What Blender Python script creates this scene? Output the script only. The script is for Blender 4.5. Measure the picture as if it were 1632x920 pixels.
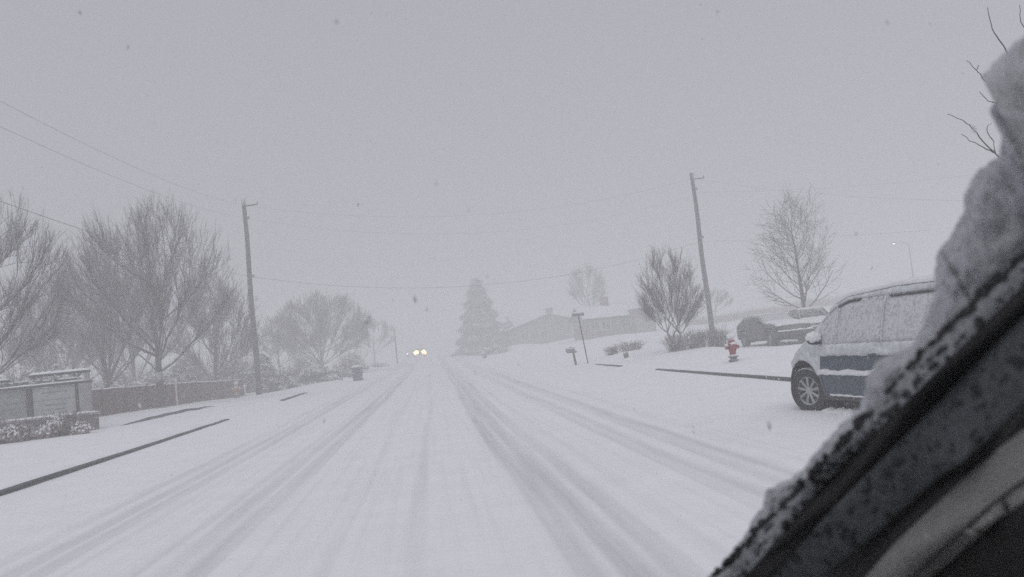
import bpy, bmesh, math, random
from mathutils import Vector, Matrix, noise
from math import sin, cos, pi, radians, atan, tan, sqrt, exp

for o in list(bpy.data.objects): bpy.data.objects.remove(o)
sc = bpy.context.scene
C = sc.collection

# ------------------------------------------------------------------ camera
EYE = 1.5
F = 1330.0            # focal length in pixels of the 1632 wide photograph
camd = bpy.data.cameras.new('camera'); cam = bpy.data.objects.new('camera', camd); C.objects.link(cam)
camd.sensor_width = 36.0; camd.lens = 36.0 * F / 1632.0
camd.clip_start = 0.05; camd.clip_end = 2000
CAMR = (Matrix.Rotation(-atan(.1026), 3, 'Z') @ Matrix.Rotation(pi/2 + atan(93.2/1330), 3, 'X') @ Matrix.Rotation(radians(-6), 3, 'Z'))
cam.matrix_world = Matrix.Translation((0, 0, EYE)) @ CAMR.to_4x4()
camd.dof.use_dof = True; camd.dof.focus_distance = 22.0; camd.dof.aperture_fstop = 4.8
sc.camera = cam

# ------------------------------------------------------------------ sky, sun, exposure
world = bpy.data.worlds.new('World'); sc.world = world; world.use_nodes = True
nt = world.node_tree; nt.nodes.clear()
out = nt.nodes.new('ShaderNodeOutputWorld'); bg = nt.nodes.new('ShaderNodeBackground')
sky = nt.nodes.new('ShaderNodeTexSky'); sky.sky_type = 'NISHITA'; sky.sun_disc = False
sky.sun_elevation = radians(52); sky.sun_rotation = radians(200); sky.air_density = 1.0; sky.dust_density = 4.0; sky.ozone_density = 1.0
hs = nt.nodes.new('ShaderNodeHueSaturation'); hs.inputs['Saturation'].default_value = .10
mx = nt.nodes.new('ShaderNodeMix'); mx.data_type = 'RGBA'; mx.inputs['Factor'].default_value = .85
mx.inputs['B'].default_value = (4.05, 4.07, 4.52, 1)         # the even grey of the snow cloud
nt.links.new(sky.outputs['Color'], hs.inputs['Color']); nt.links.new(hs.outputs['Color'], mx.inputs['A'])
nt.links.new(mx.outputs['Result'], bg.inputs['Color']); bg.inputs['Strength'].default_value = .10
nt.links.new(bg.outputs['Background'], out.inputs['Surface'])
sund = bpy.data.lights.new('sun', 'SUN'); sun = bpy.data.objects.new('sun', sund); C.objects.link(sun)
sund.energy = .85; sund.angle = radians(60); sund.color = (1, .985, .975)
sun.rotation_euler = (radians(38), 0, radians(-200 + 180))
vs = sc.view_settings
vs.view_transform = 'Standard'; vs.look = 'None'; vs.gamma = 1; vs.use_curve_mapping = False; vs.exposure = 0.0
cy = sc.cycles
cy.max_bounces = 8; cy.diffuse_bounces = 3; cy.glossy_bounces = 2; cy.transmission_bounces = 2
cy.volume_bounces = 3; cy.transparent_max_bounces = 6; cy.use_denoising = False
cy.use_adaptive_sampling = False; cy.sample_clamp_indirect = 4; cy.caustics_reflective = False; cy.caustics_refractive = False

# ------------------------------------------------------------------ helpers
def at(px, py, Y):
    """the point at forward distance Y seen at pixel px,py of the 1632x920 photograph"""
    d = CAMR @ Vector(((px - 816) / F, -(py - 460) / F, -1)); d *= Y / d.y
    return d + Vector((0, 0, EYE))
def ss(a, b, x):
    t = max(0, min(1, (x - a) / (b - a))); return t * t * (3 - 2 * t)
def lerp(a, b, t): return a + (b - a) * t
def interp(pts, x):
    if x <= pts[0][0]: return pts[0][1]
    for (x0, y0), (x1, y1) in zip(pts, pts[1:]):
        if x <= x1: return y0 + (y1 - y0) * (x - x0) / (x1 - x0)
    return pts[-1][1]
def tag(o, label=None, cat=None, group=None, kind=None):
    if label: o['label'] = label
    if cat: o['category'] = cat
    if group: o['group'] = group
    if kind: o['kind'] = kind
    return o
def thing(name, label, cat, loc=(0, 0, 0), rz=0, group=None):
    o = bpy.data.objects.new(name, None); C.objects.link(o); o.location = loc; o.rotation_euler = (0, 0, rz)
    o.empty_display_size = .2
    return tag(o, label, cat, group)
class MB:
    def __init__(s): s.v = []; s.f = []; s.m = []; s.mi = 0
    def add(s, vs, fs):
        b = len(s.v); s.v += [tuple(v) for v in vs]; s.f += [tuple(i + b for i in f) for f in fs]; s.m += [s.mi] * len(fs)
    def box(s, x0, y0, z0, x1, y1, z1, bev=0):
        if bev <= 0:
            s.add([(x0,y0,z0),(x1,y0,z0),(x1,y1,z0),(x0,y1,z0),(x0,y0,z1),(x1,y0,z1),(x1,y1,z1),(x0,y1,z1)],
                  [(0,3,2,1),(4,5,6,7),(0,1,5,4),(1,2,6,5),(2,3,7,6),(3,0,4,7)])
        else:
            bm = bmesh.new(); bmesh.ops.create_cube(bm, size=1)
            for v in bm.verts: v.co = Vector((lerp(x0,x1,v.co.x+.5), lerp(y0,y1,v.co.y+.5), lerp(z0,z1,v.co.z+.5)))
            bmesh.ops.bevel(bm, geom=bm.edges[:], offset=bev, segments=2, affect='EDGES', profile=.5)
            s.bm(bm)
    def bm(s, bm, M=None):
        bm.verts.index_update(); 
        s.add([(M @ v.co if M else v.co) for v in bm.verts], [[v.index for v in f.verts] for f in bm.faces]); bm.free()
    def tube(s, pts, rad, n=6, cap=True):
        pts = [Vector(p) for p in pts]
        if not isinstance(rad, (list, tuple)): rad = [rad] * len(pts)
        vs = []; fs = []
        d0 = (pts[1] - pts[0]).normalized()
        ref = Vector((0, 0, 1)) if abs(d0.z) < .9 else Vector((1, 0, 0))
        u = d0.cross(ref).normalized()
        for i, p in enumerate(pts):
            d = (pts[min(i+1, len(pts)-1)] - pts[max(i-1, 0)]).normalized()
            u = (u - d * u.dot(d)).normalized(); w = d.cross(u)
            for k in range(n):
                a = 2 * pi * k / n; vs.append(p + (u * cos(a) + w * sin(a)) * rad[i])
        for i in range(len(pts) - 1):
            for k in range(n):
                a = i*n + k; b = i*n + (k+1) % n; fs.append((a, b, b + n, a + n))
        if cap: fs.append(tuple(range(n))[::-1]); fs.append(tuple(range((len(pts)-1)*n, len(pts)*n)))
        s.add(vs, fs)
    def lathe(s, prof, n=16, M=None):
        vs = []; fs = []
        for r, z in prof:
            for k in range(n): 
                p = Vector((r*cos(2*pi*k/n), r*sin(2*pi*k/n), z)); vs.append(M @ p if M else p)
        for i in range(len(prof)-1):
            for k in range(n):
                a = i*n+k; b = i*n+(k+1) % n; fs.append((a, b, b+n, a+n))
        fs.append(tuple(range(n))[::-1]); fs.append(tuple(range((len(prof)-1)*n, len(prof)*n)))
        s.add(vs, fs)
    def blob(s, c, r, sub=2, amp=.25, fr=1.5, seed=0):
        bm = bmesh.new(); bmesh.ops.create_icosphere(bm, subdivisions=sub, radius=1)
        for v in bm.verts:
            k = 1 + amp * noise.noise(v.co * fr + Vector((seed * 3.1, seed, 0)))
            v.co = Vector((v.co.x * r[0] * k + c[0], v.co.y * r[1] * k + c[1], v.co.z * r[2] * k + c[2]))
        s.bm(bm)
    def slab(s, nu, nv, P, Q):
        """closed slab between surface P(u,v) and Q(u,v)"""
        vs = []; fs = []
        for S in (P, Q):
            for i in range(nu + 1):
                for j in range(nv + 1): vs.append(S(i / nu, j / nv))
        n = (nu+1)*(nv+1); I = lambda i, j: i*(nv+1)+j
        for i in range(nu):
            for j in range(nv):
                a, b, c, d = I(i,j), I(i+1,j), I(i+1,j+1), I(i,j+1)
                fs.append((a,b,c,d)); fs.append((a+n,d+n,c+n,b+n))
        for i in range(nu):
            a,b = I(i,0), I(i+1,0); fs.append((a,a+n,b+n,b)); a,b = I(i,nv), I(i+1,nv); fs.append((a,b,b+n,a+n))
        for j in range(nv):
            a,b = I(0,j), I(0,j+1); fs.append((a,b,b+n,a+n)); a,b = I(nu,j), I(nu,j+1); fs.append((a,a+n,b+n,b))
        s.add(vs, fs)
    def build(s, name, mats, parent=None, smooth=False, loc=None):
        me = bpy.data.meshes.new(name); me.from_pydata(s.v, [], s.f); me.update()
        if not isinstance(mats, (list, tuple)): mats = [mats]
        for m in mats: me.materials.append(m)
        if len(mats) > 1: me.polygons.foreach_set('material_index', s.m)
        bm = bmesh.new(); bm.from_mesh(me); bmesh.ops.recalc_face_normals(bm, faces=bm.faces[:]) if len(s.f) < 30000 else None; bm.to_mesh(me); bm.free()
        if smooth: me.polygons.foreach_set('use_smooth', [True] * len(me.polygons))
        o = bpy.data.objects.new(name, me); C.objects.link(o)
        if parent: o.parent = parent
        if loc: o.location = loc
        return o

# ------------------------------------------------------------------ materials
def mat(name, col, rough=.7, metal=0, snow=None, var=.15, vscale=3.0, bump=0, bscale=20, spec=.5, coat=0):
    """procedural colour with noise variation; snow=(lo,hi,scale) lays snow on upward facing faces"""
    m = bpy.data.materials.new(name); m.use_nodes = True; nt = m.node_tree; N = nt.nodes; L = nt.links
    b = N['Principled BSDF']; b.inputs['Roughness'].default_value = rough; b.inputs['Metallic'].default_value = metal
    b.inputs['Specular IOR Level'].default_value = spec; b.inputs['Coat Weight'].default_value = coat
    tc = N.new('ShaderNodeTexCoord'); n1 = N.new('ShaderNodeTexNoise'); n1.inputs['Scale'].default_value = vscale; n1.inputs['Detail'].default_value = 5
    L.new(tc.outputs['Object'], n1.inputs['Vector'])
    cr = N.new('ShaderNodeValToRGB'); L.new(n1.outputs['Fac'], cr.inputs['Fac'])
    cr.color_ramp.elements[0].position = .3; cr.color_ramp.elements[1].position = .7
    cr.color_ramp.elements[0].color = tuple(max(0, c * (1 - var)) for c in col) + (1,)
    cr.color_ramp.elements[1].color = tuple(min(1, c * (1 + var)) for c in col) + (1,)
    last = cr.outputs['Color']
    if snow:
        g = N.new('ShaderNodeNewGeometry'); sp = N.new('ShaderNodeSeparateXYZ'); L.new(g.outputs['Normal'], sp.inputs[0])
        n2 = N.new('ShaderNodeTexNoise'); n2.inputs['Scale'].default_value = snow[2]; n2.inputs['Detail'].default_value = 6; n2.inputs['Roughness'].default_value = .7
        L.new(tc.outputs['Object'], n2.inputs['Vector'])
        ad = N.new('ShaderNodeMath'); ad.operation = 'MULTIPLY_ADD'; L.new(n2.outputs['Fac'], ad.inputs[0]); ad.inputs[1].default_value = 1.6; L.new(sp.outputs['Z'], ad.inputs[2])
        mr = N.new('ShaderNodeMapRange'); L.new(ad.outputs[0], mr.inputs['Value']); mr.inputs['From Min'].default_value = snow[0]; mr.inputs['From Max'].default_value = snow[1]
        mxn = N.new('ShaderNodeMix'); mxn.data_type = 'RGBA'; L.new(mr.outputs[0], mxn.inputs['Factor']); L.new(last, mxn.inputs['A'])
        mxn.inputs['B'].default_value = (.80, .81, .83, 1); last = mxn.outputs['Result']
    L.new(last, b.inputs['Base Color'])
    if bump:
        n3 = N.new('ShaderNodeTexNoise'); n3.inputs['Scale'].default_value = bscale; n3.inputs['Detail'].default_value = 6
        L.new(tc.outputs['Object'], n3.inputs['Vector']); bp = N.new('ShaderNodeBump'); bp.inputs['Strength'].default_value = bump; bp.inputs['Distance'].default_value = .03
        L.new(n3.outputs['Fac'], bp.inputs['Height']); L.new(bp.outputs[0], b.inputs['Normal'])
    return m
M = {}
M['snow'] = mat('snow', (.88, .89, .915), .8, var=.03, vscale=1.2, bump=.5, bscale=9, spec=.2)
M['snow_soft'] = mat('soft_snow', (.84, .85, .87), .85, var=.05, vscale=14, bump=.9, bscale=40, spec=.2)
M['kerb'] = mat('kerb_concrete', (.075, .075, .08), .9, var=.35, vscale=9, snow=(1.95, 2.3, 6))
M['bark'] = mat('bark', (.05, .04, .036), .9, snow=(1.0, 1.9, 3.5), var=.3, vscale=6)
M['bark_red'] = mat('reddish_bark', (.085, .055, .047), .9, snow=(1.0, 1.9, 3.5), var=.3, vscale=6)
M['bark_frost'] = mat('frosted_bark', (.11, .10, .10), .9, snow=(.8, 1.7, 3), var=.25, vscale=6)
M['pole'] = mat('pole_wood', (.045, .041, .04), .9, snow=(1.25, 1.8, 2.2), var=.35, vscale=5)
M['cable'] = mat('cable_black', (.03, .03, .035), .7)
M['metal'] = mat('galvanised', (.22, .23, .24), .5, metal=.6, snow=(1.3, 1.8, 6))
M['fence'] = mat('fence_wood', (.115, .060, .042), .9, snow=(1.45, 1.9, 4), var=.4, vscale=4, bump=.4)
M['stone'] = mat('sign_stone', (.28, .27, .27), .9, snow=(1.2, 1.9, 3), var=.2)
M['panel'] = mat('sign_panel', (.36, .37, .37), .6, snow=(1.2, 2.0, 5), var=.12)
M['panel_dark'] = mat('sign_panel_grey', (.22, .235, .225), .6, snow=(1.2, 2.1, 5), var=.15)
M['mark'] = mat('sign_marking', (.20, .205, .21), .8, var=.3, vscale=20)
M['darkwood'] = mat('dark_timber', (.06, .055, .052), .9, snow=(1.4, 1.9, 5), var=.3)
M['brick'] = mat('brick', (.13, .105, .09), .9, snow=(1.5, 2.0, 4), var=.4, vscale=10)
M['leaf'] = mat('evergreen_leaf', (.055, .07, .055), .8, snow=(.75, 1.5, 2.5), var=.35, vscale=2)
M['leafred'] = mat('russet_leaf', (.21, .145, .135), .8, snow=(.6, 1.4, 4), var=.35, vscale=2)
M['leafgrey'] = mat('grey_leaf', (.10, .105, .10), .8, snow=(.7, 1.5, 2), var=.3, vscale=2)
M['needle'] = mat('conifer_needle', (.035, .047, .04), .8, snow=(1.15, 2.0, 1.2), var=.3, vscale=2)
M['red'] = mat('hydrant_red', (.25, .028, .034), .5, snow=(1.25, 1.9, 9), var=.2, vscale=10)
M['orange'] = mat('hydrant_orange', (.46, .27, .09), .5, snow=(1.2, 1.8, 9), var=.2, vscale=10)
M['grey'] = mat('grey_paint', (.16, .17, .17), .6, snow=(1.4, 1.9, 9))
M['bin'] = mat('bin_plastic', (.03, .058, .08), .5, snow=(1.6, 2.0, 6))
M['blue'] = mat('van_blue_paint', (.018, .042, .070), .45, snow=(.98, 1.30, 15), var=.15, vscale=2, coat=.3)
M['carwhite'] = mat('silver_paint', (.30, .31, .32), .45, snow=(.9, 1.5, 6), var=.1)
M['cardark'] = mat('dark_car_paint', (.025, .025, .028), .4, snow=(1.25, 1.8, 9), var=.2)
M['carred'] = mat('dark_grey_paint', (.06, .058, .06), .4, snow=(1.3, 1.8, 7), var=.2)
M['glass'] = mat('car_glass', (.03, .035, .04), .15, snow=(1.5, 2.0, 8))
M['tyre'] = mat('tyre_rubber', (.028, .028, .03), .9, snow=(1.25, 1.75, 12), var=.3)
M['rim'] = mat('wheel_rim', (.36, .37, .38), .4, metal=.4, snow=(1.5, 2.2, 14))
M['under'] = mat('underbody_black', (.018, .018, .02), .9)
M['plastic'] = mat('black_plastic', (.03, .03, .032), .6, snow=(1.5, 2.0, 8))
M['wall1'] = mat('house_wall_grey', (.17, .165, .165), .9, var=.1)
M['wall2'] = mat('house_wall_brown', (.15, .125, .115), .9, var=.1)
M['winglass'] = mat('window_glass', (.05, .06, .07), .2)
M['wframe'] = mat('white_frame', (.6, .6, .6), .6)
def speckled_snow():
    """snow stuck on glass: mostly white with small dark gaps"""
    m = bpy.data.materials.new('snow_on_glass'); m.use_nodes = True; nt = m.node_tree; N = nt.nodes; L = nt.links; b = N['Principled BSDF']
    tc = N.new('ShaderNodeTexCoord'); n = N.new('ShaderNodeTexNoise'); n.inputs['Scale'].default_value = 17; n.inputs['Detail'].default_value = 8; n.inputs['Roughness'].default_value = .8
    L.new(tc.outputs['Object'], n.inputs['Vector']); r = N.new('ShaderNodeValToRGB'); L.new(n.outputs['Fac'], r.inputs['Fac'])
    r.color_ramp.elements[0].position = .36; r.color_ramp.elements[0].color = (.30, .31, .33, 1)
    r.color_ramp.elements[1].position = .54; r.color_ramp.elements[1].color = (.60, .61, .63, 1)
    L.new(r.outputs['Color'], b.inputs['Base Color']); b.inputs['Roughness'].default_value = .7
    bp = N.new('ShaderNodeBump'); bp.inputs['Strength'].default_value = .6; bp.inputs['Distance'].default_value = .01
    L.new(n.outputs['Fac'], bp.inputs['Height']); L.new(bp.outputs[0], b.inputs['Normal'])
    return m
M['winsnow'] = speckled_snow()
M['thinsnow'] = mat('thin_snow_on_paint', (.60, .615, .64), .8, var=.22, vscale=9, bump=.6, bscale=30, spec=.2)
def emis(name, col, s):
    m = bpy.data.materials.new(name); m.use_nodes = True; b = m.node_tree.nodes['Principled BSDF']
    b.inputs['Base Color'].default_value = (.8, .8, .8, 1); b.inputs['Emission Color'].default_value = col + (1,); b.inputs['Emission Strength'].default_value = s
    return m
M['lamp'] = emis('headlamp_light', (1, .52, .20), 12)
M['lampfar'] = emis('far_headlamp_light', (1, .58, .45), 9)
M['street'] = emis('street_lamp_light', (1, .95, .82), 3.5)

# ------------------------------------------------------------------ terrain
KL, KR = -6.9, 8.1                         # kerb lines
ROADP = [(-60, 0), (14, 0), (28, .07), (45, .18), (60, .27), (75, .40), (95, .80), (110, 1.05), (150, 1.40), (220, 1.8), (400, 2.2)]
def road_z(y): return (interp(ROADP, y - 5) + interp(ROADP, y) + interp(ROADP, y + 5)) / 3
TRACKS = [(-4.2, .10, .5), (-3.86, .11, .8), (-3.56, .12, .85), (-3.2, .06, .3), (-2.52, .07, .5), (-2.27, .11, .9), (-1.98, .13, 1.0), (-.95, .08, .25), (-.28, .07, .38),
          (.84, .11, .9), (1.10, .13, 1.0), (1.40, .12, .8), (1.74, .06, .35), (2.50, .09, .55), (2.72, .10, .6), (3.12, .10, .6), (3.36, .11, .7), (3.8, .07, .3)]
def rut(x, y):
    r = 0
    for k, (c, w, a) in enumerate(TRACKS):
        cc = c + .13 * noise.noise(Vector((round(c) * 7.3, y * .06, 0))) + .05 * noise.noise(Vector((k * 9.1, y * .12, 3))) + .02 * noise.noise(Vector((k * 3.3, y * .35, 5)))
        fade = .65 + .5 * noise.noise(Vector((k * 5.1, y * .10, 9)))
        r = max(r, a * fade * exp(-((x - cc) / w) ** 6))
    return r
def ground_z(x, y):
    b = road_z(y)
    if KL < x < KR: base = -.06 + .10 * ss(KL + .35, KL, x) + .10 * ss(KR - .35, KR, x)
    elif x <= KL:
        t = ss(KL + .05, KL - .28, x)
        L = interp([(18, 0), (28, .06), (34, .22), (47, -.02), (59, -.32)], y)
        base = lerp(.04, .14, t) + L * ss(-7.5, -12.5, x) * (1 if y < 90 else 1 - ss(90, 120, y)) + ss(-30, -90, x) * 1.5
    else:
        t = ss(KR - .05, KR + .28, x)
        base = lerp(.04, .14, t) + .17 * ss(8.6, 10.5, x) * ss(12, 24, y) * (1 - ss(12.5, 15, x)) + .50 * ss(14, 21, x) * ss(47, 57, y) - .06 * ss(13, 16, x) + .15 * ss(9, 12, x) * ss(32, 38, y) * (1 - ss(12.5, 14.5, x)) + .35 * ss(14, 20, x) * ss(48, 58, y) * (1 - ss(70, 95, y)) \
            + 2.4 * ss(26, 66, x) * ss(70, 125, y) + .25 * ss(8.3, 12, x) * ss(60, 90, y)
    off = max(0, KL - x, x - KR)
    base += (.05 * noise.noise(Vector((x * .25, y * .2, 3))) + .035 * noise.noise(Vector((x * 1.3, y * .9, 7)))) * min(1, off / 1.5)
    return b + base
def axis(pts):
    """pts: (value, step) -> list of coordinates"""
    xs = [pts[0][0]]
    for (a, s), (b, _) in zip(pts, pts[1:]):
        n = max(1, round((b - a) / s)); xs += [a + (b - a) * i / n for i in range(1, n + 1)]
    return xs
def sheet(name, xs, ys, zf, m, attr=None):
    n = len(xs); v = [(x, y, zf(x, y)) for y in ys for x in xs]
    f = [(j*n+i, j*n+i+1, (j+1)*n+i+1, (j+1)*n+i) for j in range(len(ys)-1) for i in range(n-1)]
    me = bpy.data.meshes.new(name); me.from_pydata(v, [], f); me.materials.append(m)
    me.polygons.foreach_set('use_smooth', [True] * len(f))
    if attr:
        a = me.attributes.new('rut', 'FLOAT', 'POINT'); a.data.foreach_set('value', [attr(x, y) for y in ys for x in xs])
        a = me.attributes.new('lane', 'FLOAT', 'POINT'); a.data.foreach_set('value', [ss(-5.0, -4.3, x) * ss(4.6, 3.9, x) for y in ys for x in xs])
    o = bpy.data.objects.new(name, me); C.objects.link(o); return o
YS = axis([(-40, 4), (-4, .5), (4, .25), (20, .4), (50, 1), (100, 3), (200, 10), (330, 10)])
g = sheet('ground', axis([(-300, 20), (-80, 4), (-30, .8), (-16, .3), (-7.6, .06), (-6.4, .8), (7.6, .06), (8.9, .3), (18, .8), (40, 3), (80, 20), (300, 20)]), YS, ground_z, M['snow'])
tag(g, kind='structure')
def road_mat():
    m = mat('road_snow', (.88, .89, .915), .75, var=.03, vscale=1.5, bump=.5, bscale=9, spec=.25); nt = m.node_tree; N = nt.nodes; L = nt.links; b = N['Principled BSDF']
    a = N.new('ShaderNodeAttribute'); a.attribute_name = 'rut'
    tc = N.new('ShaderNodeTexCoord'); mp = N.new('ShaderNodeMapping'); mp.inputs['Scale'].default_value = (9, .35, 1); L.new(tc.outputs['Object'], mp.inputs['Vector'])
    n = N.new('ShaderNodeTexNoise'); n.inputs['Scale'].default_value = 1.0; n.inputs['Detail'].default_value = 6; L.new(mp.outputs[0], n.inputs['Vector'])
    mr = N.new('ShaderNodeMapRange'); L.new(n.outputs['Fac'], mr.inputs['Value']); mr.inputs['From Min'].default_value = .3; mr.inputs['From Max'].default_value = .7; mr.inputs['To Min'].default_value = .55; mr.inputs['To Max'].default_value = 1.0
    mp2 = N.new('ShaderNodeMapping'); mp2.inputs['Scale'].default_value = (9, .16, 1); L.new(tc.outputs['Object'], mp2.inputs['Vector'])
    nn = N.new('ShaderNodeTexNoise'); nn.inputs['Scale'].default_value = 1.0; nn.inputs['Detail'].default_value = 6; L.new(mp2.outputs[0], nn.inputs['Vector'])
    m2 = N.new('ShaderNodeMapRange'); L.new(nn.outputs['Fac'], m2.inputs['Value']); m2.inputs['From Min'].default_value = .48; m2.inputs['From Max'].default_value = .75; m2.inputs['To Max'].default_value = .22
    a0 = N.new('ShaderNodeMath'); a0.operation = 'MULTIPLY'; L.new(a.outputs['Fac'], a0.inputs[0]); L.new(mr.outputs[0], a0.inputs[1])
    w_ = N.new('ShaderNodeAttribute'); w_.attribute_name = 'lane'
    a1 = N.new('ShaderNodeMath'); a1.operation = 'MULTIPLY'; L.new(w_.outputs['Fac'], a1.inputs[0]); L.new(m2.outputs[0], a1.inputs[1])
    mu = N.new('ShaderNodeMath'); mu.operation = 'ADD'; mu.use_clamp = True; L.new(a0.outputs[0], mu.inputs[0]); L.new(a1.outputs[0], mu.inputs[1])
    old = b.inputs['Base Color'].links[0].from_socket
    x = N.new('ShaderNodeMix'); x.data_type = 'RGBA'; L.new(mu.outputs[0], x.inputs['Factor']); L.new(old, x.inputs['A']); x.inputs['B'].default_value = (.55, .555, .58, 1)
    L.new(x.outputs['Result'], b.inputs['Base Color']); return m
def surf_z(x, y):
    r = rut(x, y)
    edge = ss(.7, 0, min(x - KL, KR - x))
    return road_z(y) - .034 * r + .006 * noise.noise(Vector((x * 2.2, y * .8, 1))) + .05 * edge * edge
r = sheet('road', axis([(KL, .07), (KR, .07)]), YS, surf_z, road_mat(), rut)
tag(r, kind='structure')

def kerb(name, x, y0, y1, h0, h1, side, label=None):
    """exposed kerb face; side=-1 ground lies to -x"""
    mb = MB(); n = max(2, int((y1 - y0) / .5)); vs = []; fs = []
    for i in range(n + 1):
        t = i / n; y = lerp(y0, y1, t); h = lerp(h0, h1, t) + .012 * noise.noise(Vector((x, y * .8, 2)))
        z = road_z(y); xx = x + .01 * noise.noise(Vector((y, 0, 0)))
        for dx, dz in ((0, -.1), (0, h * (1 + .45 * noise.noise(Vector((y * 1.7, x, 0))))), (side * .03, h + .012), (side * .16, h + .012), (side * .16, -.1)):
            vs.append((xx + dx, y, z + dz))
    for i in range(n):
        for k in range(4): a = i*5+k; fs.append((a, a+1, a+6, a+5))
    fs += [(0,1,2,3,4), tuple(range(n*5, n*5+5))]
    mb.add(vs, fs); o = mb.build(name, M['kerb']); tag(o, kind='structure'); return o
kerb('kerb', KL + .12, -6, 28.3, .145, .06, -1)
kerb('kerb', KL + .10, 38.5, 45.5, .10, .08, -1)
kerb('kerb', KR - .10, 9.0, 30.0, .125, .075, 1)
kerb('kerb', KR - .10, 36, 41.5, .085, .06, 1)
def ledge(name, p0, p1, h):
    mb = MB(); n = 24; vs = []; fs = []
    for i in range(n + 1):
        t = i / n; x = lerp(p0[0], p1[0], t); y = lerp(p0[1], p1[1], t); z = ground_z(x, y); k = h * min(1, 3.5 * t + .1, 3.5 * (1 - t) + .1)
        for dx, dz in ((0, -.1), (0, k), (-.14, k), (-.14, -.1)): vs.append((x + dx, y, z + dz))
    for i in range(n):
        for k in range(3): a = i*4+k; fs.append((a, a+1, a+5, a+4))
    fs += [(0,1,2,3), tuple(range(n*4, n*4+4))]
    mb.add(vs, fs); o = mb.build(name, M['kerb']); tag(o, kind='structure')
ledge('path_edge', (-10.3, 29.0), (-9.4, 37.0), .085)

# ------------------------------------------------------------------ bare trees
def rand_perp(rng, d):
    v = Vector((rng.gauss(0, 1), rng.gauss(0, 1), rng.gauss(0, 1))); v -= d * v.dot(d); return v.normalized()
def branch(mb, rng, p, d, L, r, lev, P):
    nseg = P['seg'][lev]; pts = [p.copy()]; rad = [r]; dirs = [d.copy()]
    d = d.copy(); up = P['up'][lev]; wob = P['wob'][lev]
    for i in range(nseg):
        d = (d + Vector((0, 0, up)) + Vector((rng.gauss(0, wob), rng.gauss(0, wob), rng.gauss(0, wob * .6)))).normalized()
        pts.append(pts[-1] + d * L / nseg); rad.append(r * lerp(1, P['taper'][lev], (i + 1) / nseg)); dirs.append(d.copy())
    (mb['trunk'] if lev == 0 else mb['crown']).tube(pts, rad, P['sides'][lev], cap=(lev == 0))
    if lev + 1 >= len(P['n']): return
    n = P['n'][lev + 1]; n = n if lev == 0 else max(1, int(n * rng.uniform(.7, 1.3)))
    for k in range(n):
        t = P['start'][lev] + (1 - P['start'][lev]) * (k + rng.uniform(.1, .9)) / n; t = min(t, .98)
        i = min(int(t * nseg), nseg - 1); q = pts[i].lerp(pts[i+1], t * nseg - i); dd = dirs[i + 1]
        ang = radians(rng.uniform(*P['ang'][lev + 1]))
        if lev == 0:
            a = 2.399 * k + rng.uniform(-.4, .4); side = Vector((cos(a), sin(a), 0)); side = (side - dd * side.dot(dd)).normalized()
        else: side = rand_perp(rng, dd)
        nd = (dd * cos(ang) + side * sin(ang)).normalized()
        l = P['len'][lev + 1] * rng.uniform(.7, 1.15) * (1 - P['tipshort'][lev] * t)
        branch(mb, rng, q, nd, l, max(P['rmin'], rad[i] * P['rr'][lev + 1]), lev + 1, P)
def tree_parts(P, seed, m, root):
    rng = random.Random(seed); mb = {'trunk': MB(), 'crown': MB()}
    for (lean, r0) in P.get('stems', [((0, 0), P['r'])]):
        branch(mb, rng, Vector((0, 0, -.2)), Vector((lean[0], lean[1], 1)).normalized(), P['len'][0], r0, 0, P)
    # root flare
    r0 = P['r']; mb['trunk'].tube([(0, 0, -.25), (0, 0, 0), (0, 0, .35)], [r0 * 1.7, r0 * 1.45, r0 * 1.0], 7)
    mb['trunk'].build('trunk', m, root, smooth=True); mb['crown'].build('crown', m, root)
def bez(a, c, b, n): return [a * (1-t)**2 + c * 2*t*(1-t) + b * t*t for t in [i / n for i in range(n + 1)]]
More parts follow.
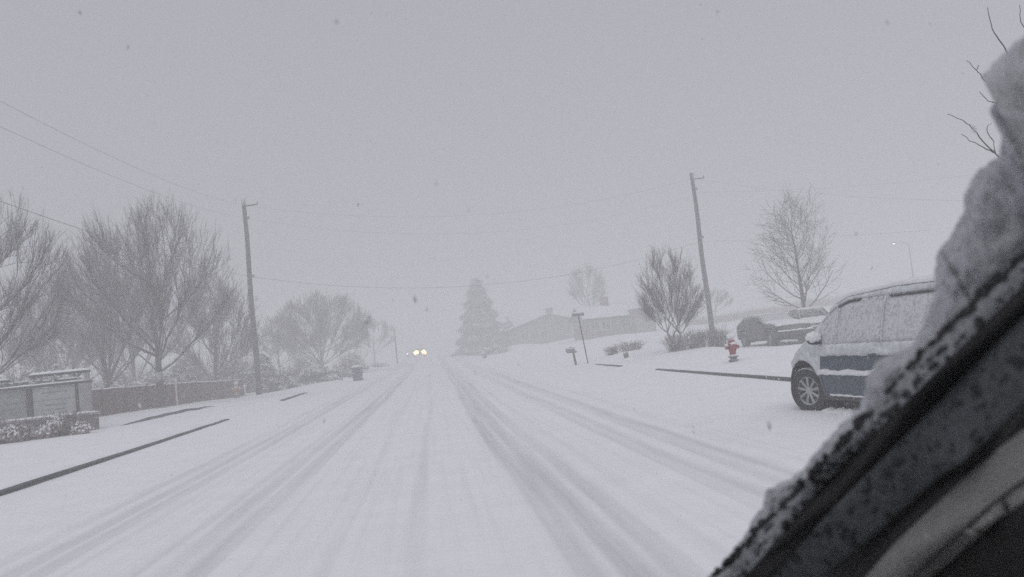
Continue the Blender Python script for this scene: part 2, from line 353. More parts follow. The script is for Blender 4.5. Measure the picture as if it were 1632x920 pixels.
def dome_parts(seed, m, root, h, w, fork=1.4, dens=1.0, tw=.006, low=-.18, stems=1):
    rng = random.Random(seed); tk = MB(); cr = MB(); rx = w / 2; zc = fork + (h - fork) * .36; rz = h - zc; r0 = .019 * h
    c0 = Vector((0, 0, zc)); f0 = Vector((rng.uniform(-.1, .1), rng.uniform(-.1, .1), fork))
    if stems == 1: tk.tube([(0,0,-.25), (0,0,.0), (0,0,.3), f0 * .6, f0], [r0*1.7, r0*1.35, r0*1.05, r0*.92, r0*.85], 9)
    roots = [f0] if stems == 1 else []
    if stems > 1:
        for k in range(stems):
            a = 2 * pi * k / stems + .3; q = Vector((cos(a) * .34, sin(a) * .25, fork * rng.uniform(.9, 1.2))); roots.append(q)
            tk.tube([(cos(a)*.05, sin(a)*.05, -.2), q * .45, q], [r0, r0 * .8, r0 * .62], 7)
    if stems == 1:
        ld = [f0, f0 + Vector((rng.gauss(0, .05), rng.gauss(0, .05), (h - fork) * .14)), f0 + Vector((rng.gauss(0, .12), rng.gauss(0, .12), (h - fork) * .30)), f0 + Vector((rng.gauss(0, .2), rng.gauss(0, .2), (h - fork) * .5))]
        cr.tube(ld, [r0 * .78, r0 * .6, r0 * .42, r0 * .2], 7, False)
    def env(d, sc): return c0 + Vector((d.x * rx * sc, d.y * rx * sc, d.z * (rz if d.z > 0 else (zc - fork * .75) * .9) * sc))
    def rd(): 
        z = rng.uniform(low, 1); a = rng.uniform(0, 2 * pi); q = sqrt(max(0, 1 - z*z)); return Vector((q*cos(a), q*sin(a), z))
    nl = int(14 * dens)
    for i in range(nl):
        z = lerp(low, .98, (i + .5) / nl); a = 2.4 * i + rng.uniform(-.3, .3); q = sqrt(max(0, 1 - z*z)); d = Vector((q*cos(a), q*sin(a), z))
        f = roots[i % len(roots)]
        if stems == 1:
            e_ = max(0, min(.98, (z - .05) * 1.0 + rng.uniform(-.15, .35))) * 3; k_ = min(2, int(e_)); f = ld[k_].lerp(ld[k_ + 1], e_ - k_)
            if rng.random() < .3: f = f0
        T = env(d, rng.uniform(.66, .86)); L = (T - f).length
        hz_ = Vector((T.x - f.x, T.y - f.y, 0)); ctl = f + Vector((0, 0, L * .10 + (T.z - f.z) * .35)) + hz_ * .62 if z < .35 else f + (T - f) * .5 + hz_ * .12
        P1 = bez(f, ctl, T, 7); P1 = [p + Vector((rng.gauss(0, .012*h*.5), rng.gauss(0, .012*h*.5), rng.gauss(0, .008*h*.5))) if 0 < k else p for k, p in enumerate(P1)]
        rl = r0 * rng.uniform(.26, .44) / (stems ** .3); cr.tube(P1, [lerp(rl, rl * .22, (k / 7) ** .8) for k in range(8)], 5, False)
        for j in range(int(11 * dens)):
            t = rng.uniform(.18, 1); k = min(int(t * 7), 6); s0 = P1[k].lerp(P1[k+1], t*7 - k); tan_ = (P1[k+1] - P1[k]).normalized()
            d2 = (d + Vector((rng.gauss(0, .42), rng.gauss(0, .42), rng.gauss(0, .34) + .12))).normalized(); T2 = env(d2, rng.uniform(.80, .99)); L2 = (T2 - s0).length
            if L2 > .5 * h: T2 = s0 + (T2 - s0) * (.5 * h / L2); L2 = .5 * h
            P2 = bez(s0, s0 + tan_ * L2 * .38, T2, 5); r2 = rl * lerp(.42, .24, t)
            cr.tube(P2, [max(tw, lerp(r2, tw, q_ / 5)) for q_ in range(6)], 4, False)
            for g_ in range(int(13 * dens)):
                t3 = rng.uniform(.15, 1); k3 = min(int(t3 * 5), 4); s3 = P2[k3].lerp(P2[k3+1], t3*5 - k3)
                o = (s3 - Vector((0, 0, fork * .6))).normalized(); d3 = (o + Vector((0, 0, .30)) + Vector((rng.gauss(0, .34), rng.gauss(0, .34), rng.gauss(0, .24)))).normalized()
                L3 = h * rng.uniform(.06, .15) * (1.15 - .4 * t3); e3 = s3 + d3 * L3; cr.tube([s3, s3 + d3 * L3 * .5 + Vector((rng.gauss(0, .03), rng.gauss(0, .03), -.02)) * L3, e3], [tw * 1.15, tw, tw * .6], 3, False)
                for b_ in range(6):
                    s4 = s3.lerp(e3, rng.uniform(.15, .9)); d4 = (d3 + Vector((rng.gauss(0, .45), rng.gauss(0, .45), rng.gauss(0, .35) + .15))).normalized(); L4 = L3 * rng.uniform(.25, .6)
                    cr.add([s4 - Vector((tw*.6, 0, 0)), s4 + Vector((tw*.6, 0, 0)), s4 + d4 * L4, s4 + Vector((0, tw*.9, 0))], [(0, 1, 2), (1, 3, 2), (3, 0, 2)])
    tk.build('trunk', m, root, smooth=True); cr.build('crown', m, root)
def dome_tree(px, py, Y, h, w, seed, label, m='bark', group=None, **k):
    p = at(px, py, Y); p.z = ground_z(p.x, p.y) - .03; t = thing('bare_tree', label, 'tree', p, 0, group); dome_parts(seed, M[m], t, h, w, **k); return t
def vase(h, dens=1.0, rmin=.008, wide=1.0):
    return dict(r=.021 * h, len=[h * .26, h * .70, h * .36, h * .20, h * .105], n=[1, int(10 * dens), int(8 * dens), int(7 * dens), 5], seg=[3, 8, 5, 4, 2],
        up=[.1, .105, .10, .11, .11], wob=[.04, .05, .07, .09, .12], taper=[.8, .14, .25, .35, .4], sides=[8, 5, 4, 3, 3], start=[.42, .15, .12, .1],
        ang=[(0, 0), (16 * wide, 76 * wide), (18, 42), (20, 46), (18, 50)], rr=[1, .46, .50, .52, .55], rmin=rmin, tipshort=[.30, .40, .4, .3])
def leader(h, rmin=.010):
    return dict(r=.021 * h, len=[h * .98, h * .50, h * .24, h * .12], n=[1, 30, 8, 6], seg=[9, 6, 4, 3], up=[.05, .10, .08, .06], wob=[.03, .06, .10, .14],
        taper=[.12, .2, .3, .4], sides=[7, 4, 3, 3], start=[.22, .2, .15], ang=[(0, 0), (42, 66), (28, 55), (25, 60)], rr=[1, .42, .5, .55], rmin=rmin, tipshort=[.58, .4, .3])
def bare_tree(px, py, Y, P, seed, label, m='bark', group=None, name='bare_tree', pos=None, rz=0):
    p = at(px, py, Y) if pos is None else Vector((pos[0], pos[1], 0)); p.z = ground_z(p.x, p.y) - .03
    t = thing(name, label, 'tree', p, rz, group); tree_parts(P, seed, M[m], t); return t
GL = 'bare trees on the left verge'
dome_tree(258, 655, 41, 10.0, 8.8, 11, 'big bare tree with fanning limbs growing just in front of the wooden fence', group=GL, fork=1.7, dens=1.12)
dome_tree(172, 660, 45.5, 9.0, 6.6, 5, 'smaller bare tree beside the end of the long sign, before the fence', 'bark_red', group=GL, fork=1.3)
dome_tree(-55, 650, 31, 9.0, 8.2, 8, 'bare tree behind the sign whose limbs reach in from the picture edge', group=GL, fork=1.4, dens=1.0, low=-.35)
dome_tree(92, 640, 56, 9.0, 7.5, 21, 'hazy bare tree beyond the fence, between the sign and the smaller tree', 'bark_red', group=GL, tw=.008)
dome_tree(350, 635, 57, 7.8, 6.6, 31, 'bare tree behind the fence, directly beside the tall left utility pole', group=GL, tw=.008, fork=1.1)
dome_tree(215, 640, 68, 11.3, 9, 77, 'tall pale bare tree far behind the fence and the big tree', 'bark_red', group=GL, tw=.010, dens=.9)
dome_tree(516, 600, 86, 8.9, 11.2, 3, 'broad flat-topped bare tree in the fog behind the snowy hedges', 'bark', group=GL, tw=.0125, fork=1.2, dens=1.25, low=-.35)
dome_tree(448, 600, 92, 7.0, 6.0, 14, 'small foggy bare tree standing close against the broad flat-topped tree', 'bark', group=GL, tw=.012, dens=.85)
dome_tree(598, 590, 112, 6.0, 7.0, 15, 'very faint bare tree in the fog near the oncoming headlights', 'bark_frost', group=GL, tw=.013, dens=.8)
GR = 'bare trees on the right side'
dome_tree(1077, 556, 38, 5.0, 3.1, 41, 'small multi-stemmed bare tree rising from the bushes beside the right utility pole', 'bark', group=GR, tw=.0042, fork=.75, dens=1.0, stems=3, low=-.65)
bare_tree(1287, 530, 47, leader(7.3), 52, 'slender bare tree with a straight leader behind the parked cars', 'bark', group=GR)
dome_tree(945, 540, 118, 10.0, 6.0, 62, 'ghostly bare tree behind the snow-roofed house', 'bark', group=GR, tw=.013, dens=.8, fork=3.4)
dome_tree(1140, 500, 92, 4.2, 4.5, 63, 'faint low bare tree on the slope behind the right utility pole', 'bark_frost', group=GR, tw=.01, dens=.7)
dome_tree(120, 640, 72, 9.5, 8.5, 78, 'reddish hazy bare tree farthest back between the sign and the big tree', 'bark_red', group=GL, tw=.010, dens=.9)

# near tree on the right whose branches enter the frame past the snow on the windscreen
def near_tree():
    p = Vector((10.3, 13.2, 0)); p.z = ground_z(p.x, p.y)
    t = thing('bare_tree', 'bare tree beyond the van with curling twig tips above the windscreen snow', 'tree', p, 0, GR)
    tr = MB(); cr = MB(); rng = random.Random(9); o = p.copy()
    tr.tube([Vector((0,0,-.2)), Vector((.02,0,1.2)), Vector((-.03,.02,2.6)), Vector((.05,0,4.2))], [.17, .13, .11, .07], 8)
    Y = 12.3
    lines = [([(1760, 340), (1660, 190), (1600, 75), (1582, 48), (1574, 12)], .024), ([(1760, 260), (1680, 90), (1632, 45), (1625, 8)], .02),
             ([(1750, 380), (1660, 230), (1586, 145), (1569, 128), (1556, 112), (1540, 97)], .022), ([(1556, 112), (1560, 104)], .007),
             ([(1660, 230), (1610, 175), (1575, 160), (1561, 146)], .014), ([(1760, 420), (1650, 300), (1584, 243), (1556, 212), (1535, 192), (1510, 182)], .022),
             ([(1584, 243), (1560, 232), (1532, 214)], .012), ([(1586, 245), (1582, 225), (1573, 207), (1580, 196)], .011),
             ([(1770, 200), (1720, 60), (1690, -60), (1660, -130)], .03), ([(1780, 260), (1840, 60), (1860, -100)], .04), ([(1790, 320), (1900, 200), (1960, 40)], .03)]
    for k, (pts, r0) in enumerate(lines):
        q = [at(a, b, Y + .06 * (k - 5) * (1 if j > 0 else .3)) - o for j, (a, b) in enumerate(pts)]
        if k in (0, 1, 2, 5, 8, 9, 10): q = [Vector((.0, 0, 2.0 + .2 * k))] + q
        if k < 8:
            e = [q[0] * 2 - q[1]] + q + [q[-1] * 2 - q[-2]]; sm = []
            for i in range(1, len(e) - 2):
                for f in (0, .25, .5, .75): sm.append(.5 * ((2*e[i]) + (e[i+1]-e[i-1])*f + (2*e[i-1]-5*e[i]+4*e[i+1]-e[i+2])*f*f + (3*e[i]-e[i-1]-3*e[i+1]+e[i+2])*f**3) + Vector((rng.gauss(0, .008), 0, rng.gauss(0, .008))))
            q = sm + [q[-1]]
        n = len(q); cr.tube(q, [lerp(r0, .005, (i / (n - 1)) ** .7) for i in range(n)], 5)
        if k >= 8:
            P = vase(4, .8, rmin=.006)
            for j in range(12):
                i = rng.randrange(1, n - 1); a = q[i].lerp(q[i+1], rng.random()); d = (q[i+1] - q[i]).normalized()
                branch({'trunk': cr, 'crown': cr}, rng, a, (d + rand_perp(rng, d) * .7 + Vector((.4, 0, 0))).normalized(), 1.1, .012, 3, dict(P, len=[1, 1, 1, 1.1, .5]))
    tr.build('trunk', M['bark'], t, True); cr.build('crown', M['bark'], t)
near_tree()

# ------------------------------------------------------------------ conifers and shrubs
def conifer(px, py, Y, h, w, label, seed, n=1500):
    p = at(px, py, Y); p.z = ground_z(p.x, p.y)
    t = thing('conifer', label, 'tree', p, 0, 'snowy conifers'); rng = random.Random(seed)
    tr = MB(); tr.tube([(0,0,-.2), (0,0,h*.5), (0,0,h*.97)], [.02*h, .012*h, .003*h], 6); tr.build('trunk', M['bark'], t)
    cr = MB()
    for k in range(n):
        f = 1 - sqrt(rng.random()) * .97; z = h * (.04 + .95 * f); R = w / 2 * (1 - f) ** .85 * (1 + .18 * sin(f * 40)) + .08
        a = rng.uniform(0, 2*pi); rr = R * rng.uniform(.55, 1.12); c = Vector((rr*cos(a), rr*sin(a), z - .12 * rr))
        L = rng.uniform(.25, .55) * (w / 5) ** .5; o = Vector((cos(a), sin(a), -.35)).normalized(); s = Vector((-sin(a), cos(a), rng.uniform(-.3, .3)))
        for q in range(3):
            d = (o + s * rng.uniform(-.8, .8) + Vector((0, 0, rng.uniform(-.4, .25)))).normalized(); e = d.cross(Vector((0, 0, 1))).normalized()
            cr.add([c - e*L*.3, c + e*L*.3, c + d*L*1.5 + e*L*.12, c + d*L*1.5 - e*L*.12], [(0, 1, 2, 3)])
    cr.build('crown', M['needle'], t); return t
conifer(769, 556, 122, 11.4, 6.6, 'large snow-dusted conifer alone in the fog by the road', 1, 5600)
conifer(813, 545, 124, 4.6, 2.2, 'small narrow conifer beside the foggy gabled house', 2, 500)
conifer(419, 600, 66, 3.1, 2.6, 'dark little conifer right beside the tall left utility pole', 3, 900)
conifer(300, 625, 66, 4.0, 3.6, 'pale snowy conifer behind the fence between two bare trees', 4, 900)

def shrub(name, px, py, Y, w, d, h, label, seed, m='leafgrey', n=1500, twig=0, group=None, lumps=14, zoff=0, tr=.012, lf=1.35):
    p = at(px, py, Y); p.z = ground_z(p.x, p.y) + zoff; rng = random.Random(seed); mb = MB()
    cs = []
    for _ in range(lumps):
        fx = rng.uniform(-1, 1); fr = rng.uniform(.18, .36); cs.append((fx * .36 * w, rng.uniform(-.3, .3) * d, (.12 + rng.random() * (.52 * sqrt(1 - .75 * fx * fx))) * h, fr))
    for k in range(n):
        c = cs[rng.randrange(lumps)]; v = Vector((rng.gauss(0,1), rng.gauss(0,1), rng.gauss(0,1))).normalized() * rng.uniform(.45, 1.08)
        q = Vector((c[0] + v.x * c[3] * w * .62, c[1] + v.y * c[3] * d * .8, max(.02, c[2] + v.z * c[3] * h)))
        q.z *= max(.22, 1 - .85 * (q.x / (.60 * w)) ** 2) * (.85 + .3 * noise.noise(Vector((q.x * 2.2, seed, 0))) + .15)
        s = rng.uniform(.03, .07) * (max(w, h) / 2) ** .5 * lf; a = rand_perp(rng, v.normalized()); b = a.cross(v).normalized()
        mb.mi = 1 if (v.z > .1 and rng.random() < .55) else 0
        mb.add([q - a*s, q + b*s*.6, q + a*s, q - b*s*.6 + v * s * .4], [(0, 1, 2, 3)])
    mb.mi = 2
    for k in range(twig):
        a = rng.uniform(0, 2*pi); t = rng.random(); e = rng.uniform(.1, 1.1)
        b0 = Vector((rng.uniform(-.25, .25)*w, rng.uniform(-.25, .25)*d, 0)); tip = Vector((b0.x*1.2 + cos(a)*e*w*.32, b0.y*1.2 + sin(a)*e*d*.32, h * rng.uniform(.55, 1.12) * (1.1 - .4*e)))
        mid = b0.lerp(tip, .55) + Vector((0, 0, h*.12)); mb.tube([b0, mid, tip], [tr * 1.0, tr * .75, tr * .42], 3, False)
        for j in range(3):
            q = mid.lerp(tip, rng.uniform(0, .8)); mb.tube([q, q + Vector((rng.gauss(0, .13), rng.gauss(0, .13), rng.uniform(.06, .3))) * h * .6], [tr * .6, tr * .33], 3, False)
    o = mb.build(name, [M[m], M['snow_soft'], M['bark_red'] if m[:4] == 'leaf' else M[m]], loc=p); return tag(o, label, 'shrub', group)
GH = 'snow-laden shrubs along the left verge'
shrub('shrub', 452, 612, 62, 2.3, 2.0, 2.0, 'tall rounded shrub heaped white with snow beside the left utility pole', 1, 'leaf', 2600, 60, GH)
shrub('shrub', 436, 616, 59, 1.9, 1.6, 1.2, 'dark low shrub at the very foot of the tall left pole', 2, 'leaf', 1600, 60, GH)
shrub('hedge', 500, 606, 64, 4.2, 2.4, 1.55, 'long rounded hedge between the tall white shrub and the trash bin', 3, 'leafgrey', 4200, 90, GH)
shrub('hedge', 545, 600, 70, 2.6, 2.2, 1.25, 'low grey-green hedge end just before the trash bin', 4, 'leafgrey', 2600, 60, GH)
shrub('shrub', 487, 598, 76, 3.6, 2.0, 3.0, 'tall twiggy shrub standing behind the long rounded hedge', 5, 'leafgrey', 2400, 160, GH)
shrub('shrub', 560, 590, 82, 3.8, 2.2, 2.3, 'foggy twiggy shrub behind the trash bin', 6, 'leafgrey', 2200, 120, GH)
shrub('shrub', 402, 610, 70, 3.2, 2.0, 2.4, 'twiggy shrub behind the fence end and the left pole', 7, 'leafgrey', 1800, 120, GH)
GS = 'russet shrubs round the sign'
shrub('shrub', 108, 703, 26.6, 1.7, 1.2, .72, 'dark russet shrub dusted with snow before the brick end of the sign', 8, 'leafred', 3400, 140, GS, lf=.9)
shrub('shrub', 30, 712, 26.4, 2.0, 1.2, .68, 'wide russet shrub before the grey sign panel at the picture edge', 9, 'leafred', 3400, 140, GS, lf=.9)
shrub('shrub', 72, 700, 26.9, 1.2, 1.0, .55, 'snowiest low shrub midway along the foot of the sign', 10, 'leafred', 1800, 80, GS, lf=.9)
for k_, (px_, w_, h_, lb_) in enumerate([(190, 5.5, 2.6, 'grey thicket behind the fence between the sign and the big tree'), (255, 5.0, 2.2, 'grey thicket directly behind the big fence tree'),
        (335, 5.0, 2.5, 'pale snowy thicket behind the fence right of the big tree'), (375, 3.6, 2.9, 'snowy thicket behind the fence end near the orange hydrant'), (60, 6.5, 3.0, 'tall grey thicket rising behind the long sign')]):
    shrub('thicket', px_, 625, 66 if px_ > 100 else 48, w_ * 1.25, 2.2, h_ * 1.3, lb_, 40 + k_, 'leafgrey' if k_ % 2 else 'leaf', 4200, 160, 'thickets behind the fence')
GB = 'dry bushes on the right bank'
shrub('bush', 1080, 558, 37.4, 1.5, 1.2, .80, 'twiggy bush round the foot of the multi-stemmed tree', 11, 'bark_frost', 60, 231, GB, tr=.007)
shrub('bush', 1112, 556, 38.2, 1.5, 1.2, .85, 'brushy bush between the multi-stemmed tree and the right utility pole', 12, 'bark_frost', 90, 231, GB, tr=.007)
shrub('bush', 1143, 554, 39.2, 1.5, 1.3, 1.0, 'brushy bush hiding the foot of the right utility pole, next to the hydrant', 22, 'bark_frost', 90, 264, GB, tr=.007)
shrub('bush', 976, 560, 46, 1.2, 1.0, .50, 'low russet bush left of the small grassy tuft on the bank', 13, 'leafred', 30, 143, GB, tr=.007)
shrub('bush', 1006, 558, 47, 2.0, 1.1, .60, 'low russet bush between the sign post and the multi-stemmed tree', 14, 'leafred', 40, 187, GB, tr=.007)
shrub('bush', 750, 563, 105, 5.6, 2.4, 1.6, 'foggy bush at the foot of the large conifer', 15, 'leafgrey', 1200, 40, GB)
shrub('bush', 792, 560, 100, 4.8, 2.2, 1.7, 'foggy snow-topped bush between the large conifer and the gabled house', 16, 'leafgrey', 1200, 40, GB)
shrub('grass_tuft', 998, 568, 41, .35, .3, .28, 'small yellowish tuft poking from the snow before the low russet bushes', 17, 'leafred', 30, 60, GB)
shrub('grass_tuft', 772, 563, 88, .7, .4, .45, 'lone dark tuft in the snow before the large conifer', 18, 'leaf', 60, 60, GB)

def brush():
    rng = random.Random(6); mb = MB()
    for k in range(5200):
        x = rng.uniform(33, 74); y = rng.uniform(97, 106) + (x - 33) * .1; z = ground_z(x, y); h = .3 + 1.3 * abs(noise.noise(Vector((x * .16, y * .1, 2)))) + .5 * rng.random(); a = rng.uniform(0, pi)
        mb.add([(x, y, z - .05), (x + .10 * cos(a), y + .10 * sin(a), z), (x + rng.gauss(0, .25), y + rng.gauss(0, .2), z + h)], [(0, 1, 2)])
    tag(mb.build('dry_grass', mat('dry_tan_grass', (.30, .25, .215), .9, snow=(.9, 1.7, 2))), 'tan winter brush on the far bank behind the right utility pole', 'brush', kind='stuff')
brush()
# ------------------------------------------------------------------ utility poles and cables
def utility_pole(px, py, Y, top, label, arm_dir):
    p = at(px, py, Y); b = p.copy(); b.z = ground_z(b.x, b.y)
    tp = at(top[0], top[1], Y)                 # the pole leans a little
    t = thing('utility_pole', label, 'utility pole', b, 0, 'wooden utility poles')
    v = tp - b; m = MB(); n = 10
    m.tube([v * (i / n) + Vector((0, 0, -.3 if i == 0 else 0)) + Vector((.03 * sin(i), 0, 0)) for i in range(n + 1)], [lerp(.185, .125, i / n) for i in range(n + 1)], 10)
    m.build('shaft', M['pole'], t, True)
    a = MB(); q = v * .962; d = Vector(arm_dir).normalized()
    a.tube([q, q + d * .85 + Vector((0, 0, .03))], [.05, .04], 6); a.tube([q + d * .85 + Vector((0, 0, .03)), q + d * .85 + Vector((0, 0, .19))], .035, 6)
    a.build('bracket_arm', M['pole'], t)
    for f in (.90, .60):
        i = MB(); q = v * f
        i.lathe([(.04, -.09), (.07, -.05), (.045, 0), (.07, .05), (.04, .09)], 8, Matrix.Translation(q + d * .24)); i.tube([q, q + d * .24], .025, 5); i.build('insulator', M['metal'], t)
    c = MB(); c.blob(v + Vector((0, 0, .06)), (.15, .15, .10), 2); c.build('snow_cap', M['snow_soft'], t)
    return b, v
LP, LV = utility_pole(413, 630, 53, (388, 317), 'weathered wooden utility pole with a short top arm at the fence end', (1, -.1, 0))
RP, RV = utility_pole(1135, 530, 55, (1102, 276), 'leaning wooden utility pole rising from the bushes near the red hydrant', (1, .1, 0))
def cable(p, q, sag, label, r=.014):
    p = Vector(p); q = Vector(q); n = 28; mb = MB(); pts = []
    for i in range(n + 1):
        t = i / n; v = p.lerp(q, t); v.z -= sag * 4 * t * (1 - t); pts.append(v)
    mb.tube(pts, r, 5); o = mb.build('power_cable', M['cable']); tag(o, label, 'cable', 'overhead cables between the utility poles')
tl = LP + LV * .965; ml = LP + LV * .90; cl = LP + LV * .60
tr_ = RP + RV * .965; mr_ = RP + RV * .86; cr_ = RP + RV * .575
cable(at(-260, 20, 16), tl + Vector((0, -.1, 0)), .55, 'topmost cable slanting down from the upper left sky to the left pole', 0.0046)
cable(at(-260, 75, 17), ml + Vector((0, -.1, 0)), .55, 'second cable slanting down to the left pole below the topmost', 0.0046)
cable(at(-180, 255, 21), cl + Vector((0, -.1, 0)), .30, 'thick low cable crossing the crowns of the trees to the left pole', 0.0084)
cable(tl, tr_ + Vector((0, -.1, 0)), 1.55, 'topmost cable strung over the road between the two poles', 0.0042)
cable(ml, mr_, 1.75, 'middle cable strung over the road between the two poles', 0.0035)
cable(cl, cr_, 1.75, 'lowest thick cable sagging over the road between the two poles', 0.0077)
cable(tr_ + Vector((.1, .1, 0)), at(1760, 318, 40), .6, 'topmost cable leaving the right pole toward the windscreen snow', 0.0042)
cable(cr_ + Vector((.1, .1, 0)), at(1760, 340, 44), .3, 'lowest cable leaving the right pole above the slender tree', 0.0050)
cable(RP + RV * .88, at(1760, 250, 42), .5, 'middle cable leaving the right pole toward the windscreen snow', 0.0038)

# ------------------------------------------------------------------ fence
def fence():
    p0 = Vector((-14.5, 30.0, 0)); p1 = Vector((-13.3, 60.0, 0)); t = thing('wooden_fence', 'brown board fence with a thin line of snow running behind the trees', 'fence', (p0.x, p0.y, ground_z(p0.x, p0.y)))
    d = p1 - p0; L = d.length; d.normalize(); rng = random.Random(4); off = Vector(t.location); H = 1.14; np_ = 12; pl = L / np_
    for k in range(np_):
        mb = MB(); n = 17
        for i in range(n):
            s = k * pl + pl * (i + .04) / n; e = k * pl + pl * (i + .96) / n; a = p0 + d * s; b = p0 + d * e
            z = ground_z(a.x, a.y); h = H + rng.uniform(-.015, .015); dep = rng.uniform(0, .012)
            w = Vector((-.022, 0, 0))
            q = [Vector((a.x + dep, a.y, z - .05)), Vector((b.x + dep, b.y, z - .05)), Vector((b.x + dep, b.y, z + h)), Vector((a.x + dep, a.y, z + h))]
            mb.add([v - off for v in q] + [v + w - off for v in q], [(0,1,2,3),(7,6,5,4),(0,4,5,1),(1,5,6,2),(2,6,7,3),(3,7,4,0)])
        mb.build('fence_panel', M['fence'], t)
    for k in range(np_ + 1):
        a = p0 + d * (k * pl); z = ground_z(a.x, a.y); mb = MB(); b = a - off
        mb.box(b.x - .03, b.y - .05, z - .1 - off.z, b.x + .055, b.y + .05, z + H + .06 - off.z, .008); mb.build('post', M['fence'], t)
    mb = MB(); n = 80
    P = lambda u, v: (p0 + d * (u * L) + Vector((lerp(-.035, .035, v), 0, 0)) - off)
    Z = lambda u: ground_z((p0 + d * (u * L)).x, (p0 + d * (u * L)).y) - off.z + H
    mb.slab(n, 2, lambda u, v: Vector((P(u, v).x, P(u, v).y, Z(u) + .012 + .035 * sin(pi * v) * (1 + .6 * noise.noise(Vector((u * 60, 0, 0)))))), lambda u, v: Vector((P(u, v).x, P(u, v).y, Z(u) - .01)))
    mb.build('snow_cap', M['snow_soft'], t)
fence()

# ------------------------------------------------------------------ monument sign
def sign():
    a = at(150, 690, 28.3); a.z = ground_z(a.x, a.y)
    t = thing('monument_sign', 'long stone-framed sign with grey panels and snow-topped beams by the verge', 'sign', a, radians(8))
    def part(name, m, *boxes, bev=.012):
        mb = MB()
        for b in boxes: mb.box(*b, bev)
        return mb.build(name, M[m], t)
    L = 5.4
    part('base', 'stone', (-L, -.18, -.2, -.36, .18, .50)); part('base_pier', 'brick', (-.355, -.22, -.2, .12, .22, .50))
    part('base_cap', 'stone', (-L, -.27, .50, .17, .27, .565))
    part('pillar', 'stone', (-.34, -.14, .565, -.02, .14, 1.52)); part('pillar', 'stone', (-3.55, -.14, .565, -3.25, .14, 1.52))
    part('divider_post', 'darkwood', (-1.86, -.10, .565, -1.72, .10, 1.52))
    part('side_post', 'darkwood', (-.44, -.11, .565, -.343, .11, 1.52))
    part('rail', 'darkwood', (-L, -.13, 1.52, .03, .13, 1.60))
    part('top_beam', 'darkwood', (-1.75, -.13, 1.86, .0, .13, 1.93)); part('top_beam', 'darkwood', (-L, -.13, 1.80, -2.35, .13, 1.86))
    part('end_strut', 'stone', (-.16, -.10, 1.60, -.03, .10, 1.86)); 
    lat = MB()
    rng = random.Random(5)
    for k in range(14):
        x = rng.uniform(-3.6, -.3); lat.tube([(x, rng.uniform(-.06, .06), 1.60), (x + rng.uniform(-.25, .25), 0, 1.85)], .02, 4)
    for k in range(9): lat.blob((lerp(-3.4, -.5, k / 8) + rng.uniform(-.1, .1), 0, 1.71), (.24, .08, .07), 2, .5, 2.5, k)
    lat.build('vine', M['leaf'], t)
    def panel(name, m, x0, x1, z0, z1, seed):
        p = part(name, m, (x0, -.05, z0, x1, .05, z1)); g = random.Random(seed)
        mk = MB()
        # three faint, unreadable rows of lettering and the seam between the boards
        zc = (z0 + z1) / 2 + .05; mk.box(x0 + .02, -.056, zc - .008, x1 - .02, -.0505, zc + .008)
        for r in (z1 - .17, zc - .17, zc - .31):
            x = x0 + .22 + g.uniform(0, .15)
            while x < x1 - .32:
                w = g.uniform(.03, .12); mk.box(x, -.055, r - .022, x + w, -.0505, r + .028); x += w + g.uniform(.015, .04)
        mk.build('faint_marking', M['mark'], p)
    panel('lettered_panel', 'panel', -1.70, -.46, .60, 1.50, 1); panel('lettered_panel', 'panel_dark', -3.24, -1.88, .60, 1.50, 2); panel('lettered_panel', 'panel_dark', -L, -3.56, .60, 1.50, 3)
    for (x0, x1, w, z, hh) in ((-L, .17, .27, .567, .07), (-L, .03, .14, 1.602, .06), (-1.77, .01, .14, 1.932, .08), (-L, -2.33, .14, 1.862, .07)):
        sn = MB(); sn.slab(50, 4, lambda u, v: (lerp(x0, x1, u), lerp(-w, w, v), z + hh * (sin(pi * lerp(.06, .94, v)) * min(1, 12 * u + .2, 12 * (1 - u) + .2)) * (1 + .5 * noise.noise(Vector((u * 20, v * 2, z))))),
                lambda u, v: (lerp(x0, x1, u), lerp(-w, w, v), z))
        sn.build('snow_cap', M['snow_soft'], t, True)
    # brick joints on the base end
    j = MB()
    for r in range(6): j.box(-.355, -.2235, -.05 + r * .09, .12, -.2205, -.042 + r * .09)
    j.build('mortar', M['stone'], t)
sign()

